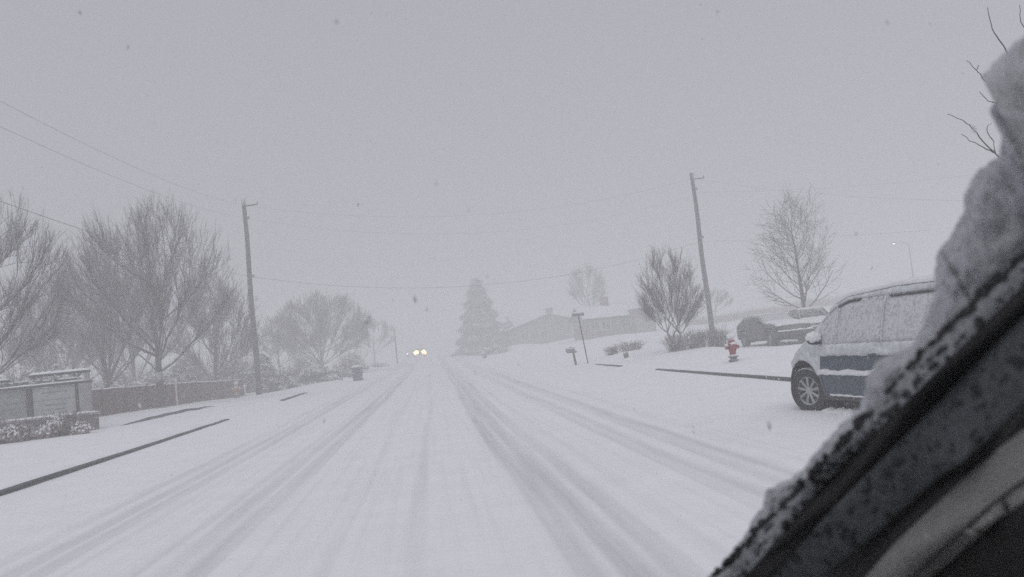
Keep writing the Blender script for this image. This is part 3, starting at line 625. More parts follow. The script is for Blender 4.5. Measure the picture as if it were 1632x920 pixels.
# ------------------------------------------------------------------ hydrants
def hydrant(px, py, Y, s, m, label):
    p = at(px, py, Y); p.z = ground_z(p.x, p.y)
    t = thing('fire_hydrant', label, 'fire hydrant', p, 0, 'fire hydrants'); 
    k = s / .75
    S = Matrix.Scale(k, 4)
    f = MB(); f.lathe([(.12, -.05), (.145, .02), (.145, .06), (.10, .07), (.10, .12), (.15, .125), (.15, .165), (.095, .17)], 14, S); f.build('foot_flange', M['grey'], t, False)
    b = MB(); b.lathe([(.093, .165), (.095, .30), (.115, .33), (.115, .50), (.125, .52), (.125, .55), (.105, .56)], 14, S); b.build('barrel', M[m], t, False)
    c = MB(); c.lathe([(.106, .555), (.10, .60), (.075, .65), (.04, .68), (.028, .685), (.028, .73), (.0001, .735)], 14, S); c.build('bonnet', M[m], t, True)
    for a in (pi, 0, -pi / 2):
        n = MB(); r = .05 if a != -pi / 2 else .07
        Mx = S @ Matrix.Translation((0, 0, .43)) @ Matrix.Rotation(a, 4, 'Z') @ Matrix.Rotation(pi / 2, 4, 'Y')
        n.lathe([(r, .08), (r, .15), (r * 1.25, .155), (r * 1.25, .19), (r * .5, .195), (r * .5, .225), (.001, .226)], 10, Mx); n.build('outlet_cap', M[m], t, False)
    w = MB(); w.blob((0, 0, .76 * k), (.125 * k, .125 * k, .085 * k), 3, .3, 2, 1)
    w.blob((-.17 * k, -.02, .50 * k), (.06 * k, .07 * k, .04 * k), 2); w.blob((.17 * k, -.02, .50 * k), (.06 * k, .07 * k, .04 * k), 2)
    w.blob((0, -.13 * k, .535 * k), (.09 * k, .07 * k, .05 * k), 2)
    w.build('snow_cap', M['snow_soft'], t, True); w = MB(); w.blob((0, -.10 * k, .185 * k), (.12 * k, .06 * k, .03 * k), 2); w.build('snow_cap', M['snow_soft'], t, True)
hydrant(1169, 571, 26.4, .82, 'red', 'red fire hydrant capped with snow on the verge before the parked wagon')
hydrant(378, 638, 47, .80, 'orange', 'orange fire hydrant capped with snow before the left pole')
def marker(px, py, Y, h, label):
    p = at(px, py, Y); p.z = ground_z(p.x, p.y); t = thing('marker_post', label, 'post', p, 0, 'white marker posts by the fence')
    m = MB(); m.box(-.04, -.03, -.1, .04, .03, h, .008); m.build('stake', M['wframe'], t)
    w = MB(); w.blob((0, 0, h + .03), (.085, .085, .09), 2); w.build('snow_cap', M['snow_soft'], t, True)
marker(391, 628, 52, .62, 'short white stake with a snow ball between the orange hydrant and pole')
marker(283, 652, 44, 1.25, 'thin pale stake beside the trunk of the big fence tree')

# ------------------------------------------------------------------ trash bin, mailbox, sign post, lamps
def trash_bin():
    p = at(570, 600, 61); p.z = ground_z(p.x, p.y); t = thing('trash_bin', 'dark blue wheeled trash bin with snowy lid standing at the hedge end', 'trash bin', p, radians(-8))
    b = MB(); b.add([(-.27,-.3,.06),(.27,-.3,.06),(.27,.28,.06),(-.27,.28,.06),(-.33,-.38,.98),(.33,-.38,.98),(.33,.36,.98),(-.33,.36,.98)],
          [(0,3,2,1),(4,5,6,7),(0,1,5,4),(1,2,6,5),(2,3,7,6),(3,0,4,7)]); b.box(-.35,-.40,.93,.35,.38,.985,.01); b.build('body', M['bin'], t)
    l = MB(); l.slab(6, 6, lambda u, v: (lerp(-.36,.36,u), lerp(-.42,.40,v), 1.0 + .07*sin(pi*lerp(.1,.9,u))*sin(pi*lerp(.1,.9,v))), lambda u, v: (lerp(-.36,.36,u), lerp(-.42,.40,v), .988)); l.build('lid', M['bin'], t, True)
    s = MB(); s.slab(8, 8, lambda u, v: (lerp(-.36,.36,u), lerp(-.42,.40,v), 1.03 + .16*(sin(pi*lerp(.05,.95,u))*sin(pi*lerp(.05,.95,v)))**.5), lambda u, v: (lerp(-.35,.35,u), lerp(-.41,.39,v), 1.003)); s.build('snow_cap', M['snow_soft'], t, True)
    for x in (-.28, .28):
        w = MB(); w.lathe([(.09,-.03),(.11,-.02),(.11,.02),(.09,.03)], 12, Matrix.Translation((x, .33, .11)) @ Matrix.Rotation(pi/2, 4, 'Y')); w.build('wheel', M['tyre'], t)
    h = MB(); h.tube([(-.25,.42,.93),(.25,.42,.93)], .018, 6); h.build('handle', M['plastic'], t)
trash_bin()
def mailbox():
    b = at(917, 568, 45); b.z = ground_z(b.x, b.y) ; t = thing('mailbox', 'snow-topped mailbox on a thick post beside the leaning sign post', 'mailbox', b)
    lean = Vector((-.12, 0, 1.0)); m = MB(); m.tube([Vector((0,0,-.1)), lean * .88], [.065, .06], 6); m.build('post', M['pole'], t)
    m = MB(); m.box(-.42, -.10, .74, .10, .10, .80, .01); m.build('arm', M['pole'], t)
    x = MB(); prof = [(-.09, .80), (.09, .80), (.09, .93), (.055, .985), (0, 1.0), (-.055, .985), (-.09, .93)]
    vs = [(xx, yy, zz) for xx in (-.48, .0) for yy, zz in prof]; n = 7
    x.add(vs, [tuple(range(n))[::-1], tuple(range(n, 2*n))] + [(i, (i+1) % n, (i+1) % n + n, i + n) for i in range(n)]); x.build('box', M['metal'], t)
    f = MB(); f.box(-.30, -.105, .88, -.28, -.094, 1.08); f.box(-.30, -.105, 1.02, -.18, -.094, 1.08); f.build('flag', M['red'], t)
    s = MB(); s.blob((-.24, 0, 1.01), (.27, .12, .07), 3, .3, 2); s.build('snow_cap', M['snow_soft'], t, True); s = MB(); s.blob((.03, 0, .84), (.08, .09, .05), 2); s.build('snow_cap', M['snow_soft'], t, True)
mailbox()
def sign_post():
    b = at(936, 567, 44); b.z = ground_z(b.x, b.y); tp = at(921, 500, 44) - b
    t = thing('sign_post', 'thin leaning post with a flat sign seen edge-on beside the mailbox', 'road sign', b)
    m = MB(); m.tube([Vector((0,0,-.1)), tp], .032, 6); m.build('post', M['pole'], t)
    m = MB(); q = tp * .985
    m.box(q.x - .32, q.y - .018, q.z - .10, q.x + .32, q.y - .004, q.z + .07, .004); m.build('sign_plate', M['metal'], t)
    s = MB(); s.blob((q.x, q.y, q.z + .09), (.30, .05, .05), 2); s.build('snow_cap', M['snow_soft'], t, True)
sign_post()
def lamp(px, py, Y, h, label, arm):
    hd = at(px, py, Y); b = Vector((hd.x + arm, hd.y, ground_z(hd.x + arm, hd.y))); t = thing('street_lamp', label, 'street lamp', b, 0, 'lit lamps in the far fog')
    z = hd.z - b.z; m = MB(); m.tube([(0,0,-.1), (0,0,z*.6), (0,0,z-.3), (-arm*.4,0,z+.08), (-arm*.9,0,z+.08)], [.06,.05,.04,.03,.025], 8); m.build('column', M['metal'], t)
    m = MB(); m.blob((-arm, 0, z + .06), (.28, .14, .08), 2, .05); m.build('lamp_head', M['grey'], t, True)
    m = MB(); m.blob((-arm, 0, z - .02), (.12, .10, .06), 2, .0); m.build('bulb', M['street'], t, True)
lamp(1424, 388, 80, 7, 'faint street lamp with a glowing dot high above the van roof', 1.6)
lamp(1454, 443, 84, 4, 'lower lamp glowing just over the rear of the van roof', .5)
def faint_pole(px, py, Y, h, label):
    p = at(px, py, Y); p.z = ground_z(p.x, p.y); t = thing('thin_pole', label, 'pole', p)
    m = MB(); m.tube([(0,0,-.2), (.0,0,h*.5), (-.03,0,h)], [.11,.09,.07], 8); m.build('shaft', M['pole'], t, True)
    m = MB(); m.tube([(-.35,0,h*.93),(.35,0,h*.93)], .045, 5); m.build('crossarm', M['pole'], t)
faint_pole(633, 575, 105, 4.6, 'barely visible thin pole in the fog left of the oncoming headlights')

# ------------------------------------------------------------------ houses
def house(name, px, py, Y, w, d, wallh, rise, ridge_x, wallm, label, rz=0, garage=False, chim=True):
    p = at(px, py, Y); p.z = ground_z(p.x, p.y) - .2; t = thing(name, label, 'house', p, rz, 'houses in the fog')
    m = MB(); h = wallh
    if ridge_x:    # ridge runs along x: eaves face the road
        vs = [(-w/2,-d/2,0),(w/2,-d/2,0),(w/2,d/2,0),(-w/2,d/2,0),(-w/2,-d/2,h),(w/2,-d/2,h),(w/2,d/2,h),(-w/2,d/2,h),(-w/2,0,h+rise),(w/2,0,h+rise)]
        m.add(vs, [(0,3,2,1),(0,1,5,4),(2,3,7,6),(1,2,6,9,5),(3,0,4,8,7)])
    else:
        vs = [(-w/2,-d/2,0),(w/2,-d/2,0),(w/2,d/2,0),(-w/2,d/2,0),(-w/2,-d/2,h),(w/2,-d/2,h),(w/2,d/2,h),(-w/2,d/2,h),(0,-d/2,h+rise),(0,d/2,h+rise)]
        m.add(vs, [(0,3,2,1),(1,2,6,5),(3,0,4,7),(0,1,5,8,4),(2,3,7,9,6)])
    m.build('wall', M[wallm], t)
    rf = MB(); e = .45
    W_, D_ = (w/2 + e, d/2 + e)
    def slope(sx):
        if ridge_x: return (lambda u, v, o: (lerp(-W_, W_, u), sx * D_ * v, h + rise - (rise * (1 + e/(d/2))) * v + o))
        return (lambda u, v, o: (sx * W_ * v, lerp(-D_, D_, u), h + rise - (rise * (1 + e/(w/2))) * v + o))
    for sx in (-1, 1):
        S = slope(sx); rf.slab(10, 6, lambda u, v: S(u, v, .10), lambda u, v: S(u, v, .02))
    roof = rf.build('roof', M['darkwood'], t)
    for sx in (-1, 1):
        sn = MB(); S = slope(sx); sn.slab(20, 8, lambda u, v: S(lerp(.01,.99,u), lerp(0,.99,v), .20 + .08 * noise.noise(Vector((u * 9, v * 5, sx)))), lambda u, v: S(lerp(.01,.99,u), lerp(0,.99,v), .103))
        sn.build('snow_cap', M['snow_soft'], roof, True)
    if chim:
        c = MB(); c.box(-.45 + w*.1, -.4, h + rise*.5, .45 + w*.1, .4, h + rise + 1.0, .03); c.box(-.52 + w*.1, -.47, h+rise+1.0, .52 + w*.1, .47, h+rise+1.1, .02); c.build('chimney', M['brick'], roof)
    for k, x in enumerate((-w*.32, -w*.08, w*.34)):
        f = MB(); f.box(x-.62, -d/2-.06, h*.35, x+.62, -d/2+.02, h*.35+1.15, .02); fr = f.build('window', M['wframe'], t)
        g = MB(); g.box(x-.52, -d/2-.075, h*.35+.08, x-.03, -d/2-.062, h*.35+1.07); g.box(x+.03, -d/2-.075, h*.35+.08, x+.52, -d/2-.062, h*.35+1.07); g.build('pane', M['winglass'], fr)
    dr = MB(); dr.box(w*.10, -d/2-.06, .05, w*.10+.95, -d/2+.02, 2.1, .02); dd = dr.build('door', M['wall1'], t)
    k = MB(); k.blob((w*.10+.82, -d/2-.09, 1.05), (.04,.04,.04), 1, 0); k.build('handle', M['metal'], dd)
    if garage:
        gg = MB(); gg.box(w/2-.3, -d/2-1.2, 0, w/2+2.4, d/2-1.5, h+.55, .03); gb = gg.build('garage', M[wallm], t)
        gd = MB(); gd.box(w/2+.0, -d/2-1.26, .05, w/2+2.1, -d/2-1.19, h*.78, .02); gd.build('garage_door', M['panel_dark'], t)
    return t
house('gabled_house', 868, 545, 122, 11.5, 9, 2.5, 1.7, False, 'wall1', 'low foggy house with a broad gable beside the large conifer', radians(4))
house('ranch_house', 962, 540, 100, 5.6, 7, 2.4, 1.4, True, 'wall2', 'house with a bright snowy roof and square garage behind the sign post', radians(3), True)
house('gabled_house', 820, 545, 138, 8, 7, 2.0, 1.2, True, 'wall1', 'farther foggy house, its roof just showing beside the small conifer', radians(-6), False, False)

# ------------------------------------------------------------------ vehicles
class Car:
    def __init__(s, L, W, zb, top, belt, R, axles, taper_f=.24, taper_r=.10, tumble=.17, nose=.6):
        s.L, s.W, s.zb, s.top, s.belt, s.R, s.ax = L, W, zb, top, belt, R, axles; s.tf, s.tr, s.tu, s.nose = taper_f, taper_r, tumble, nose
        s.zmax = max(z for _, z in top)
    def T(s, yp): return interp(s.top, yp)
    def hw(s, yp, z):
        k = 1 - s.tf * (1 - min(1, yp / s.nose)) ** 2 - s.tr * (1 - min(1, (s.L - yp) / .35)) ** 2
        k *= 1 - s.tu * ss(s.belt - .05, s.zmax + .15, z) * 1.35
        k *= 1 - .05 * ss(.62, s.zb - .05, z) - .012 * ss(.7, s.belt, z)
        return s.W / 2 * k
    def pt(s, yp, x, z): return Vector((x, s.L / 2 - yp, z))
    def body(s, m, t, arch=1.18):
        mb = MB(); st = []; y = 0
        stn = sorted(set([round(s.L * i / 34, 3) for i in range(35)] + [.03, .08, s.L - .03, s.L - .08] + [a for a, _ in s.top]))
        ts = [0, .06, .15, .3, .45, .6, .72, .82, .90, .955, .985]; xr = [.93, .7, .35, 0]
        ring = []
        for yp in stn:
            tp = s.T(yp); row = []; zb = s.zb + .10 * (1 - min(1, yp / .25)) + .08 * (1 - min(1, (s.L - yp) / .3))
            for q in ts:
                z = lerp(zb, tp - .02, q); w = s.hw(yp, z) * (1 - .05 * ss(.86, 1, q)); row.append((w, z))
            wl = row[-1][0]
            for f in xr: row.append((wl * f, tp + .02 * (1 - f)))
            full = [(x, z) for x, z in row] + [(-x, z) for x, z in row[:-1][::-1]]
            ring.append([s.pt(yp, x, z) for x, z in full])
        n = len(ring[0]); vs = [v for r in ring for v in r]; fs = []
        for i in range(len(ring) - 1):
            for k in range(n): a = i*n+k; b = i*n+(k+1) % n; fs.append((a, b, b+n, a+n))
        fs.append(tuple(range(n))[::-1]); fs.append(tuple(range((len(ring)-1)*n, len(ring)*n))); mb.add(vs, fs)
        o = mb.build('body', m, t, True)
        cut = MB()
        for a in s.ax:
            for sx in (-1, 1):
                cut.lathe([(s.R * arch, -.34), (s.R * arch, .34)], 28, Matrix.Translation((sx * (s.W / 2 - .06), s.L / 2 - a, s.R + .01)) @ Matrix.Rotation(pi / 2, 4, 'Y'))
        co = cut.build('cutter', M['under'], t)
        md = o.modifiers.new('b', 'BOOLEAN'); md.object = co; md.operation = 'DIFFERENCE'; md.solver = 'EXACT'
        md.material_mode = 'TRANSFER' if hasattr(md, 'material_mode') else md.material_mode
        bpy.context.view_layer.update(); dg = bpy.context.evaluated_depsgraph_get()
        me = bpy.data.meshes.new_from_object(o.evaluated_get(dg)); o.modifiers.clear(); o.data = me
        for p in me.polygons: p.use_smooth = True
        me.set_sharp_from_angle(angle=radians(35))
        bpy.data.objects.remove(co); return o
    def liner(s, t, arch=1.18):
        for a in s.ax:
            for sx in (-1, 1):
                mb = MB(); n = 18
                P = lambda u, v, r: (sx * lerp(s.W / 2 - .39, s.hw(a, .5) - .012, v), s.L / 2 - a + cos(lerp(-.15, pi + .15, u)) * r, s.R + .01 + sin(lerp(-.15, pi + .15, u)) * r)
                mb.slab(n, 2, lambda u, v: P(u, v, s.R * arch - .004), lambda u, v: P(u, v, s.R * arch - .03))
                mb.box(min(sx*(s.W/2-.396), sx*(s.W/2-.375)), s.L/2-a-s.R*arch+.01, s.R*.5, max(sx*(s.W/2-.396), sx*(s.W/2-.375)), s.L/2-a+s.R*arch-.01, s.R*(1+arch)); mb.build('wheel_arch', M['under'], t)
    def wheels(s, t, spokes=9, steer=0):
        for a in s.ax:
            for sx in (-1, 1):
                w = MB(); R = s.R; Mx = Matrix.Translation((sx * (s.W / 2 - .10 - (.03 if a < 2 else 0)), s.L / 2 - a, R - .02)) @ Matrix.Rotation(steer if a < 2 else 0, 4, 'Z') @ Matrix.Rotation(sx * pi / 2, 4, 'Y')
                w.lathe([(R * .60, -.10), (R * .95, -.11), (R, -.085), (R, .085), (R * .95, .11), (R * .62, .10), (R * .60, .07)], 30, Mx)
                wo = w.build('wheel', M['tyre'], t, False)
                r = MB(); r.lathe([(R * .62, .0), (R * .63, .085), (R * .57, .09), (R * .56, .04)], 26, Mx)
                r.lathe([(.001, .09), (R * .15, .088), (R * .18, .05)], 12, Mx)
                for k in range(spokes):
                    q = Mx @ Matrix.Rotation(2 * pi * k / spokes, 4, 'Z')
                    r.tube([q @ Vector((R * .12, 0, .070)), q @ Vector((R * .38, 0, .075)), q @ Vector((R * .60, 0, .060))], [.022, .026, .034], 5)
                r.build('rim', M['rim'], wo)
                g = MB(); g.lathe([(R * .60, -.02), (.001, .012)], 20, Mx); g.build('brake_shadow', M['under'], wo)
    def side(s, name, m, t, y0, y1, zlo, zhi, off=.004, th=.012, nu=16, nv=6, sides=(-1, 1), rough=0, parent=None, smooth=True):
        res = []
        for sx in sides:
            mb = MB()
            def S(u, v, o):
                yp = lerp(y0, y1, u); a = zlo(yp) if callable(zlo) else zlo; b = zhi(yp) if callable(zhi) else zhi; z = lerp(a, b, v)
                nn = rough * (noise.noise(Vector((yp * 6, z * 8, sx))) + .5 * noise.noise(Vector((yp * 17, z * 19, sx)))) if rough else 0
                ed = min(1, 8 * v + .15, 8 * (1 - v) + .15, 10 * u + .15, 10 * (1 - u) + .15) if rough else 1
                zz = z + (rough * .8 * noise.noise(Vector((yp * 9, v * 3, 4))) if rough else 0)
                tp = s.T(yp); q = ss(.86, 1, (z - s.zb) / max(.01, tp - s.zb))
                return s.pt(yp, sx * (s.hw(yp, z) * (1 - .05 * q) + o * ed + nn * (1 if o > th * .5 else 0)), zz)
            mb.slab(nu, nv, lambda u, v: S(u, v, off + th), lambda u, v: S(u, v, off - .03))
            res.append(mb.build(name, m, parent or t, smooth))
        return res
    def topsnow(s, name, t, y0, y1, th, fr=.93, nu=24, nv=12, zadd=0, m=None, parent=None, wmax=None):
        mb = MB()
        def S(u, v, o):
            yp = lerp(y0, y1, u); tp = s.T(yp); w = s.hw(yp, tp) * fr; e = (sin(pi * lerp(.03, .97, v)) ** .35) * min(1, (8 * u + .05)) ** .5 * min(1, (8 * (1 - u) + .05)) ** .5
            nn = .35 * noise.noise(Vector((yp * 2.6, v * 5, 1))) + .15 * noise.noise(Vector((yp * 9, v * 14, 2)))
            return s.pt(yp, lerp(-w, w, v), tp - .01 + zadd + (o * e * (1 + nn) if o else 0))
        mb.slab(nu, nv, lambda u, v: S(u, v, th), lambda u, v: S(u, v, 0)); return mb.build(name, m or M['snow_soft'], parent or t, True)

def minivan():
    top = [(0, .58), (.05, .70), (.25, .86), (.65, 1.0), (.95, 1.12), (1.3, 1.42), (1.65, 1.66), (2.0, 1.76), (3.1, 1.82), (4.3, 1.80), (4.62, 1.70), (4.85, 1.20), (4.97, .95), (5.0, .60)]
    c = Car(5.0, 1.95, .23, top, 1.0, .365, (.82, 3.95), taper_f=.34, tumble=.15, nose=1.0)
    p = Vector((6.98, 11.35, 0)); p.z = road_z(12) - .03
    t = thing('parked_minivan', 'blue minivan plastered with snow parked at the right kerb', 'minivan', p, radians(6))
    c.body(M['blue'], t, 1.30)
    c.liner(t, 1.30); c.wheels(t, steer=radians(16))
    # glass, wholly plastered with snow
    zt = lambda y: min(1.67, c.T(y) - .10)
    for n_, y0, y1 in (('side_window', 1.82, 2.86), ('side_window', 2.90, 3.90), ('side_window', 3.94, 4.60), ('quarter_glass', 1.32, 1.78)):
        c.side(n_, M['winsnow'], t, y0, y1, 1.06, lambda y: max(1.09, zt(y)), .002, .012, 14, 7, rough=.004)
    for y in (1.80, 2.88, 3.92): c.side('door_pillar', M['winsnow'], t, y - .022, y + .022, 1.04, zt, .001, .010, 2, 6)
    c.side('window_seal', M['plastic'], t, 1.78, 2.30, lambda y: zt(y) + .004, lambda y: zt(y) + .03, .006, .014, 10, 2)
    c.side('window_seal', M['plastic'], t, 3.0, 4.2, 1.674, 1.696, .006, .012, 24, 2)
    mb = MB()
    def ws(u, v, o): y = lerp(1.0, 1.65, u); w = c.hw(y, c.T(y)) * .86; return c.pt(y, lerp(-w, w, v), c.T(y) + .022 + o)
    mb.slab(6, 8, lambda u, v: ws(u, v, .008), lambda u, v: ws(u, v, -.02)); mb.build('windscreen', M['winsnow'], t, True)
    for y in (2.62, 3.15): c.side('door_handle', M['blue'], t, y, y + .17, .905, .93, .02, .012, 3, 2)
    for y in (1.34, 2.84, 3.90): c.side('door_gap', M['under'], t, y, y + .012, .32, 1.0, -.004, .006, 1, 8)
    c.side('rub_rail', M['blue'], t, 1.34, 3.5, .60, .635, .004, .022, 20, 2)
    c.side('snow_ridge', M['snow_soft'], t, 1.26, 3.55, lambda y: .605 + .02 * noise.noise(Vector((y * 4, 1, 0))), lambda y: .69 + .03 * noise.noise(Vector((y * 3.1, 7, 0))), .014, .036, 60, 6, rough=.024)
    c.side('sill', M['plastic'], t, 1.26, 3.5, .225, .28, .002, .016, 16, 2)
    c.side('snow_ridge', M['snow_soft'], t, 1.45, 3.5, .285, lambda y: .318 + .02 * noise.noise(Vector((y * 5, 3, 0))), .006, .024, 40, 3, rough=.012)
    c.side('snow_cover', M['thinsnow'], t, 1.28, 4.75, lambda y: .895 + .035 * noise.noise(Vector((y * 4.3, 0, 0))), 1.075, .008, .034, 60, 7, rough=.016)
    c.side('snow_cover', M['thinsnow'], t, 1.32, 4.7, lambda y: min(zt(y) + .035, c.T(y) - .03), lambda y: c.T(y) - .012, .004, .03, 50, 4, rough=.006)
    ac = .82; ar = .365 * 1.30
    c.side('snow_cover', M['thinsnow'], t, .10, 1.38, lambda y: max(.34 if y < ac else lerp(.60, .90, ss(1.31, 1.38, y)), sqrt(max(0, (ar - .0) ** 2 - (y - ac) ** 2)) + .36), lambda y: max(c.T(y) - .012, .5), .006, .026, 60, 12, rough=.010)
    c.topsnow('hood_snow', t, .04, 1.1, .075, .97); c.topsnow('roof_snow', t, 1.55, 4.75, .10, .98, 40, 16)
    # front: bumper, lamps, grille
    fb = MB(); fb.slab(12, 4, lambda u, v: (lerp(-.80, .80, u), c.L/2 - .02 + .05 * sin(pi*u) - (.16 * (2*u-1)**4), lerp(.30, .60, v)), lambda u, v: (lerp(-.80, .80, u), c.L/2 - .12 - (.16 * (2*u-1)**4), lerp(.30, .60, v))); fb.build('bumper', M['blue'], t, True)
    for sx in (-1, 1):
        hl = MB(); hl.slab(5, 3, lambda u, v: (sx * lerp(.45, .80, u), c.L/2 - .0 - .20*u*u, lerp(.66, .80, v)), lambda u, v: (sx * lerp(.45, .80, u), c.L/2 - .12 - .2*u*u, lerp(.66, .80, v))); hl.build('headlight', M['winsnow'], t, True)
        tl_ = MB(); tl_.slab(2, 6, lambda u, v: (sx * lerp(.66, .86, u), -c.L/2 - .012 + .12 * u + .18 * ss(.9, 1.5, lerp(.85, 1.4, v)), lerp(.85, 1.4, v)), lambda u, v: (sx * lerp(.66, .86, u), -c.L/2 + .3, lerp(.85, 1.4, v))); tl_.build('tail_light', M['red'], t, True)
        mi = MB(); q = c.pt(1.42, sx * (c.hw(1.42, 1.05) + .12), 1.19)
        mi.blob((q.x, q.y, q.z - .03), (.115, .07, .08), 3, .05); mi.box(min(q.x, q.x - sx*.2), q.y - .03, 1.08, max(q.x, q.x - sx*.2), q.y + .03, 1.12, .005); mo = mi.build('wing_mirror', M['plastic'], t, True)
        sn = MB(); sn.blob((q.x, q.y - .01, q.z), (.125, .085, .092), 3, .18, 2.5, 3); sn.build('mirror_snow', M['snow_soft'], mo, True)
    gr = MB(); gr.box(-.42, c.L/2 - .1, .66, .42, c.L/2 + .012, .78, .02); gr.build('grille', M['plastic'], t)
    # lumps of snow thrown up under the sill and in the arch
    lum = MB(); rng = random.Random(2)
    for k in range(16): lum.blob((-.93 + rng.uniform(-.03, .06), lerp(1.2, -.9, k / 15), .03), (.14, .13, .05 + .03 * rng.random()), 2, .4, 2, k)
    lum.build('snow_drift', M['snow_soft'], t, True)
    fl = MB(); fl.box(-.72, -2.3, .16, .72, 2.2, .32, .02); fl.build('underbody', M['under'], t)
    for a in c.ax:
        for sx in (-1, 1):
            mf = MB(); mf.box(sx*.76-.15, c.L/2 - a - .49, .06, sx*.76+.15, c.L/2 - a - .44, .40, .005); mf.build('mud_flap', M['under'], t)
    return t
minivan()

def suv(px, py, Y, rz, label, paint, kind):
    if kind == 'wagon':
        top = [(0, .70), (.04, .92), (.2, 1.04), (1.15, 1.12), (1.45, 1.18), (1.95, 1.47), (2.2, 1.57), (3.0, 1.60), (4.0, 1.55), (4.6, 1.22), (4.82, 1.1), (4.85, .6)]
        c = Car(4.85, 1.88, .38, top, 1.10, .40, (.85, 3.85), taper_f=.07, nose=.2, tumble=.18)
    else:
        top = [(0, .62), (.05, .82), (.2, .98), (1.0, 1.08), (1.25, 1.14), (1.65, 1.48), (1.95, 1.64), (2.6, 1.72), (3.9, 1.68), (4.35, 1.55), (4.55, 1.0), (4.6, .6)]
        c = Car(4.6, 1.84, .30, top, 1.04, .35, (.85, 3.65), taper_f=.14, nose=.4, tumble=.17)
    p = at(px, py, Y); p.z = ground_z(p.x, p.y)
    t = thing('parked_car', label, 'car', p, rz, 'vehicles parked off the road behind the red hydrant')
    c.body(M[paint], t, 1.22); c.liner(t, 1.2); c.wheels(t, 6)
    hi = 1.50 if kind == 'wagon' else 1.56; y0, y1 = (1.68, 4.1) if kind == 'wagon' else (1.5, 4.0)
    c.side('side_window', M['glass'], t, y0, (y0+y1)/2 - .03, c.belt + .05, lambda y: max(c.belt + .08, min(hi, c.T(y) - .09)), .002, .008, 10, 5)
    c.side('side_window', M['glass'], t, (y0+y1)/2 + .03, y1, c.belt + .05, lambda y: max(c.belt + .08, min(hi, c.T(y) - .09)), .002, .008, 10, 5)
    mb = MB(); a, b = (1.5, 2.15) if kind == 'wagon' else (1.28, 1.9)
    def ws(u, v, o): y = lerp(a, b, u); w = c.hw(y, c.T(y)) * .88; return c.pt(y, lerp(-w, w, v), c.T(y) + .022 + o)
    mb.slab(5, 8, lambda u, v: ws(u, v, .008), lambda u, v: ws(u, v, -.02)); mb.build('windscreen', M['winsnow' if kind == 'wagon' else 'glass'], t, True)
    c.topsnow('hood_snow', t, .06, a - .02, .10, .96)
    c.topsnow('roof_snow', t, b, 4.3 if kind == 'wagon' else 4.2, .05 if kind == 'wagon' else .05, .93)
    g = MB(); zt = .98 if kind == 'wagon' else .80
    g.box(-.62, c.L/2 - .2, zt - .26, .62, c.L/2 + .012, zt - .02, .02); gg = g.build('grille', M['under'], t)
    s = MB()
    for k in range(4): s.box(-.60, c.L/2 + .008, zt - .235 + k * .06, .60, c.L/2 + .022, zt - .215 + k * .06)
    s.build('grille_bar', M['rim'], gg)
    for sx in (-1, 1):
        h = MB(); h.box(min(sx*.64, sx*.84), c.L/2 - .16, zt - .24, max(sx*.64, sx*.84), c.L/2 - .0, zt - .05, .02); h.build('headlight', M['glass'], t)
        mi = MB(); q = c.pt(a + .25, sx * (c.W/2 + .06), c.belt + .12); mi.blob(tuple(q), (.13, .07, .10), 2, .05); mi.tube([q, Vector((q.x - sx*.16, q.y, q.z - .06))], .02, 5); mi.build('wing_mirror', M['plastic'], t)
    bmp = MB(); bmp.box(-c.W/2 + .02, c.L/2 - .12, .47, c.W/2 - .02, c.L/2 + .12, .66, .03); bo = bmp.build('bumper', M['plastic' if kind == 'wagon' else paint], t)
    sn = MB(); sn.slab(24, 4, lambda u, v: (lerp(-.90, .90, u), c.L/2 + lerp(.0, .125, v), .662 + .07 * sin(pi * lerp(.1, .9, v)) * (.7 + .8 * noise.noise(Vector((u * 7, 1, 0)))) + .005), lambda u, v: (lerp(-.90, .90, u), c.L/2 + lerp(.0, .125, v), .655)); sn.build('bumper_snow', M['snow_soft'], bo, True)
    fl = MB(); fl.box(-.70, -c.L/2 + .3, .25, .70, c.L/2 - .2, .5, .02); fl.build('underbody', M['under'], t)
    lum = MB(); rng = random.Random(int(px))
    for k in range(14): lum.blob((-.92 + rng.uniform(-.1, .1), lerp(c.L/2, -c.L/2, k / 13), .02), (.2, .25, .06), 2, .4, 2, k)
    lum.build('snow_drift', M['snow_soft'], t, True)
    return t
suv(1234, 557, 41.5, pi + radians(3), 'dark wagon with snowy hood and bumper parked just behind the red hydrant', 'cardark', 'wagon')
suv(1297, 550, 45, pi - radians(10), 'dark grey car parked between the snowy-hooded wagon and the minivan mirror', 'carred', 'car')

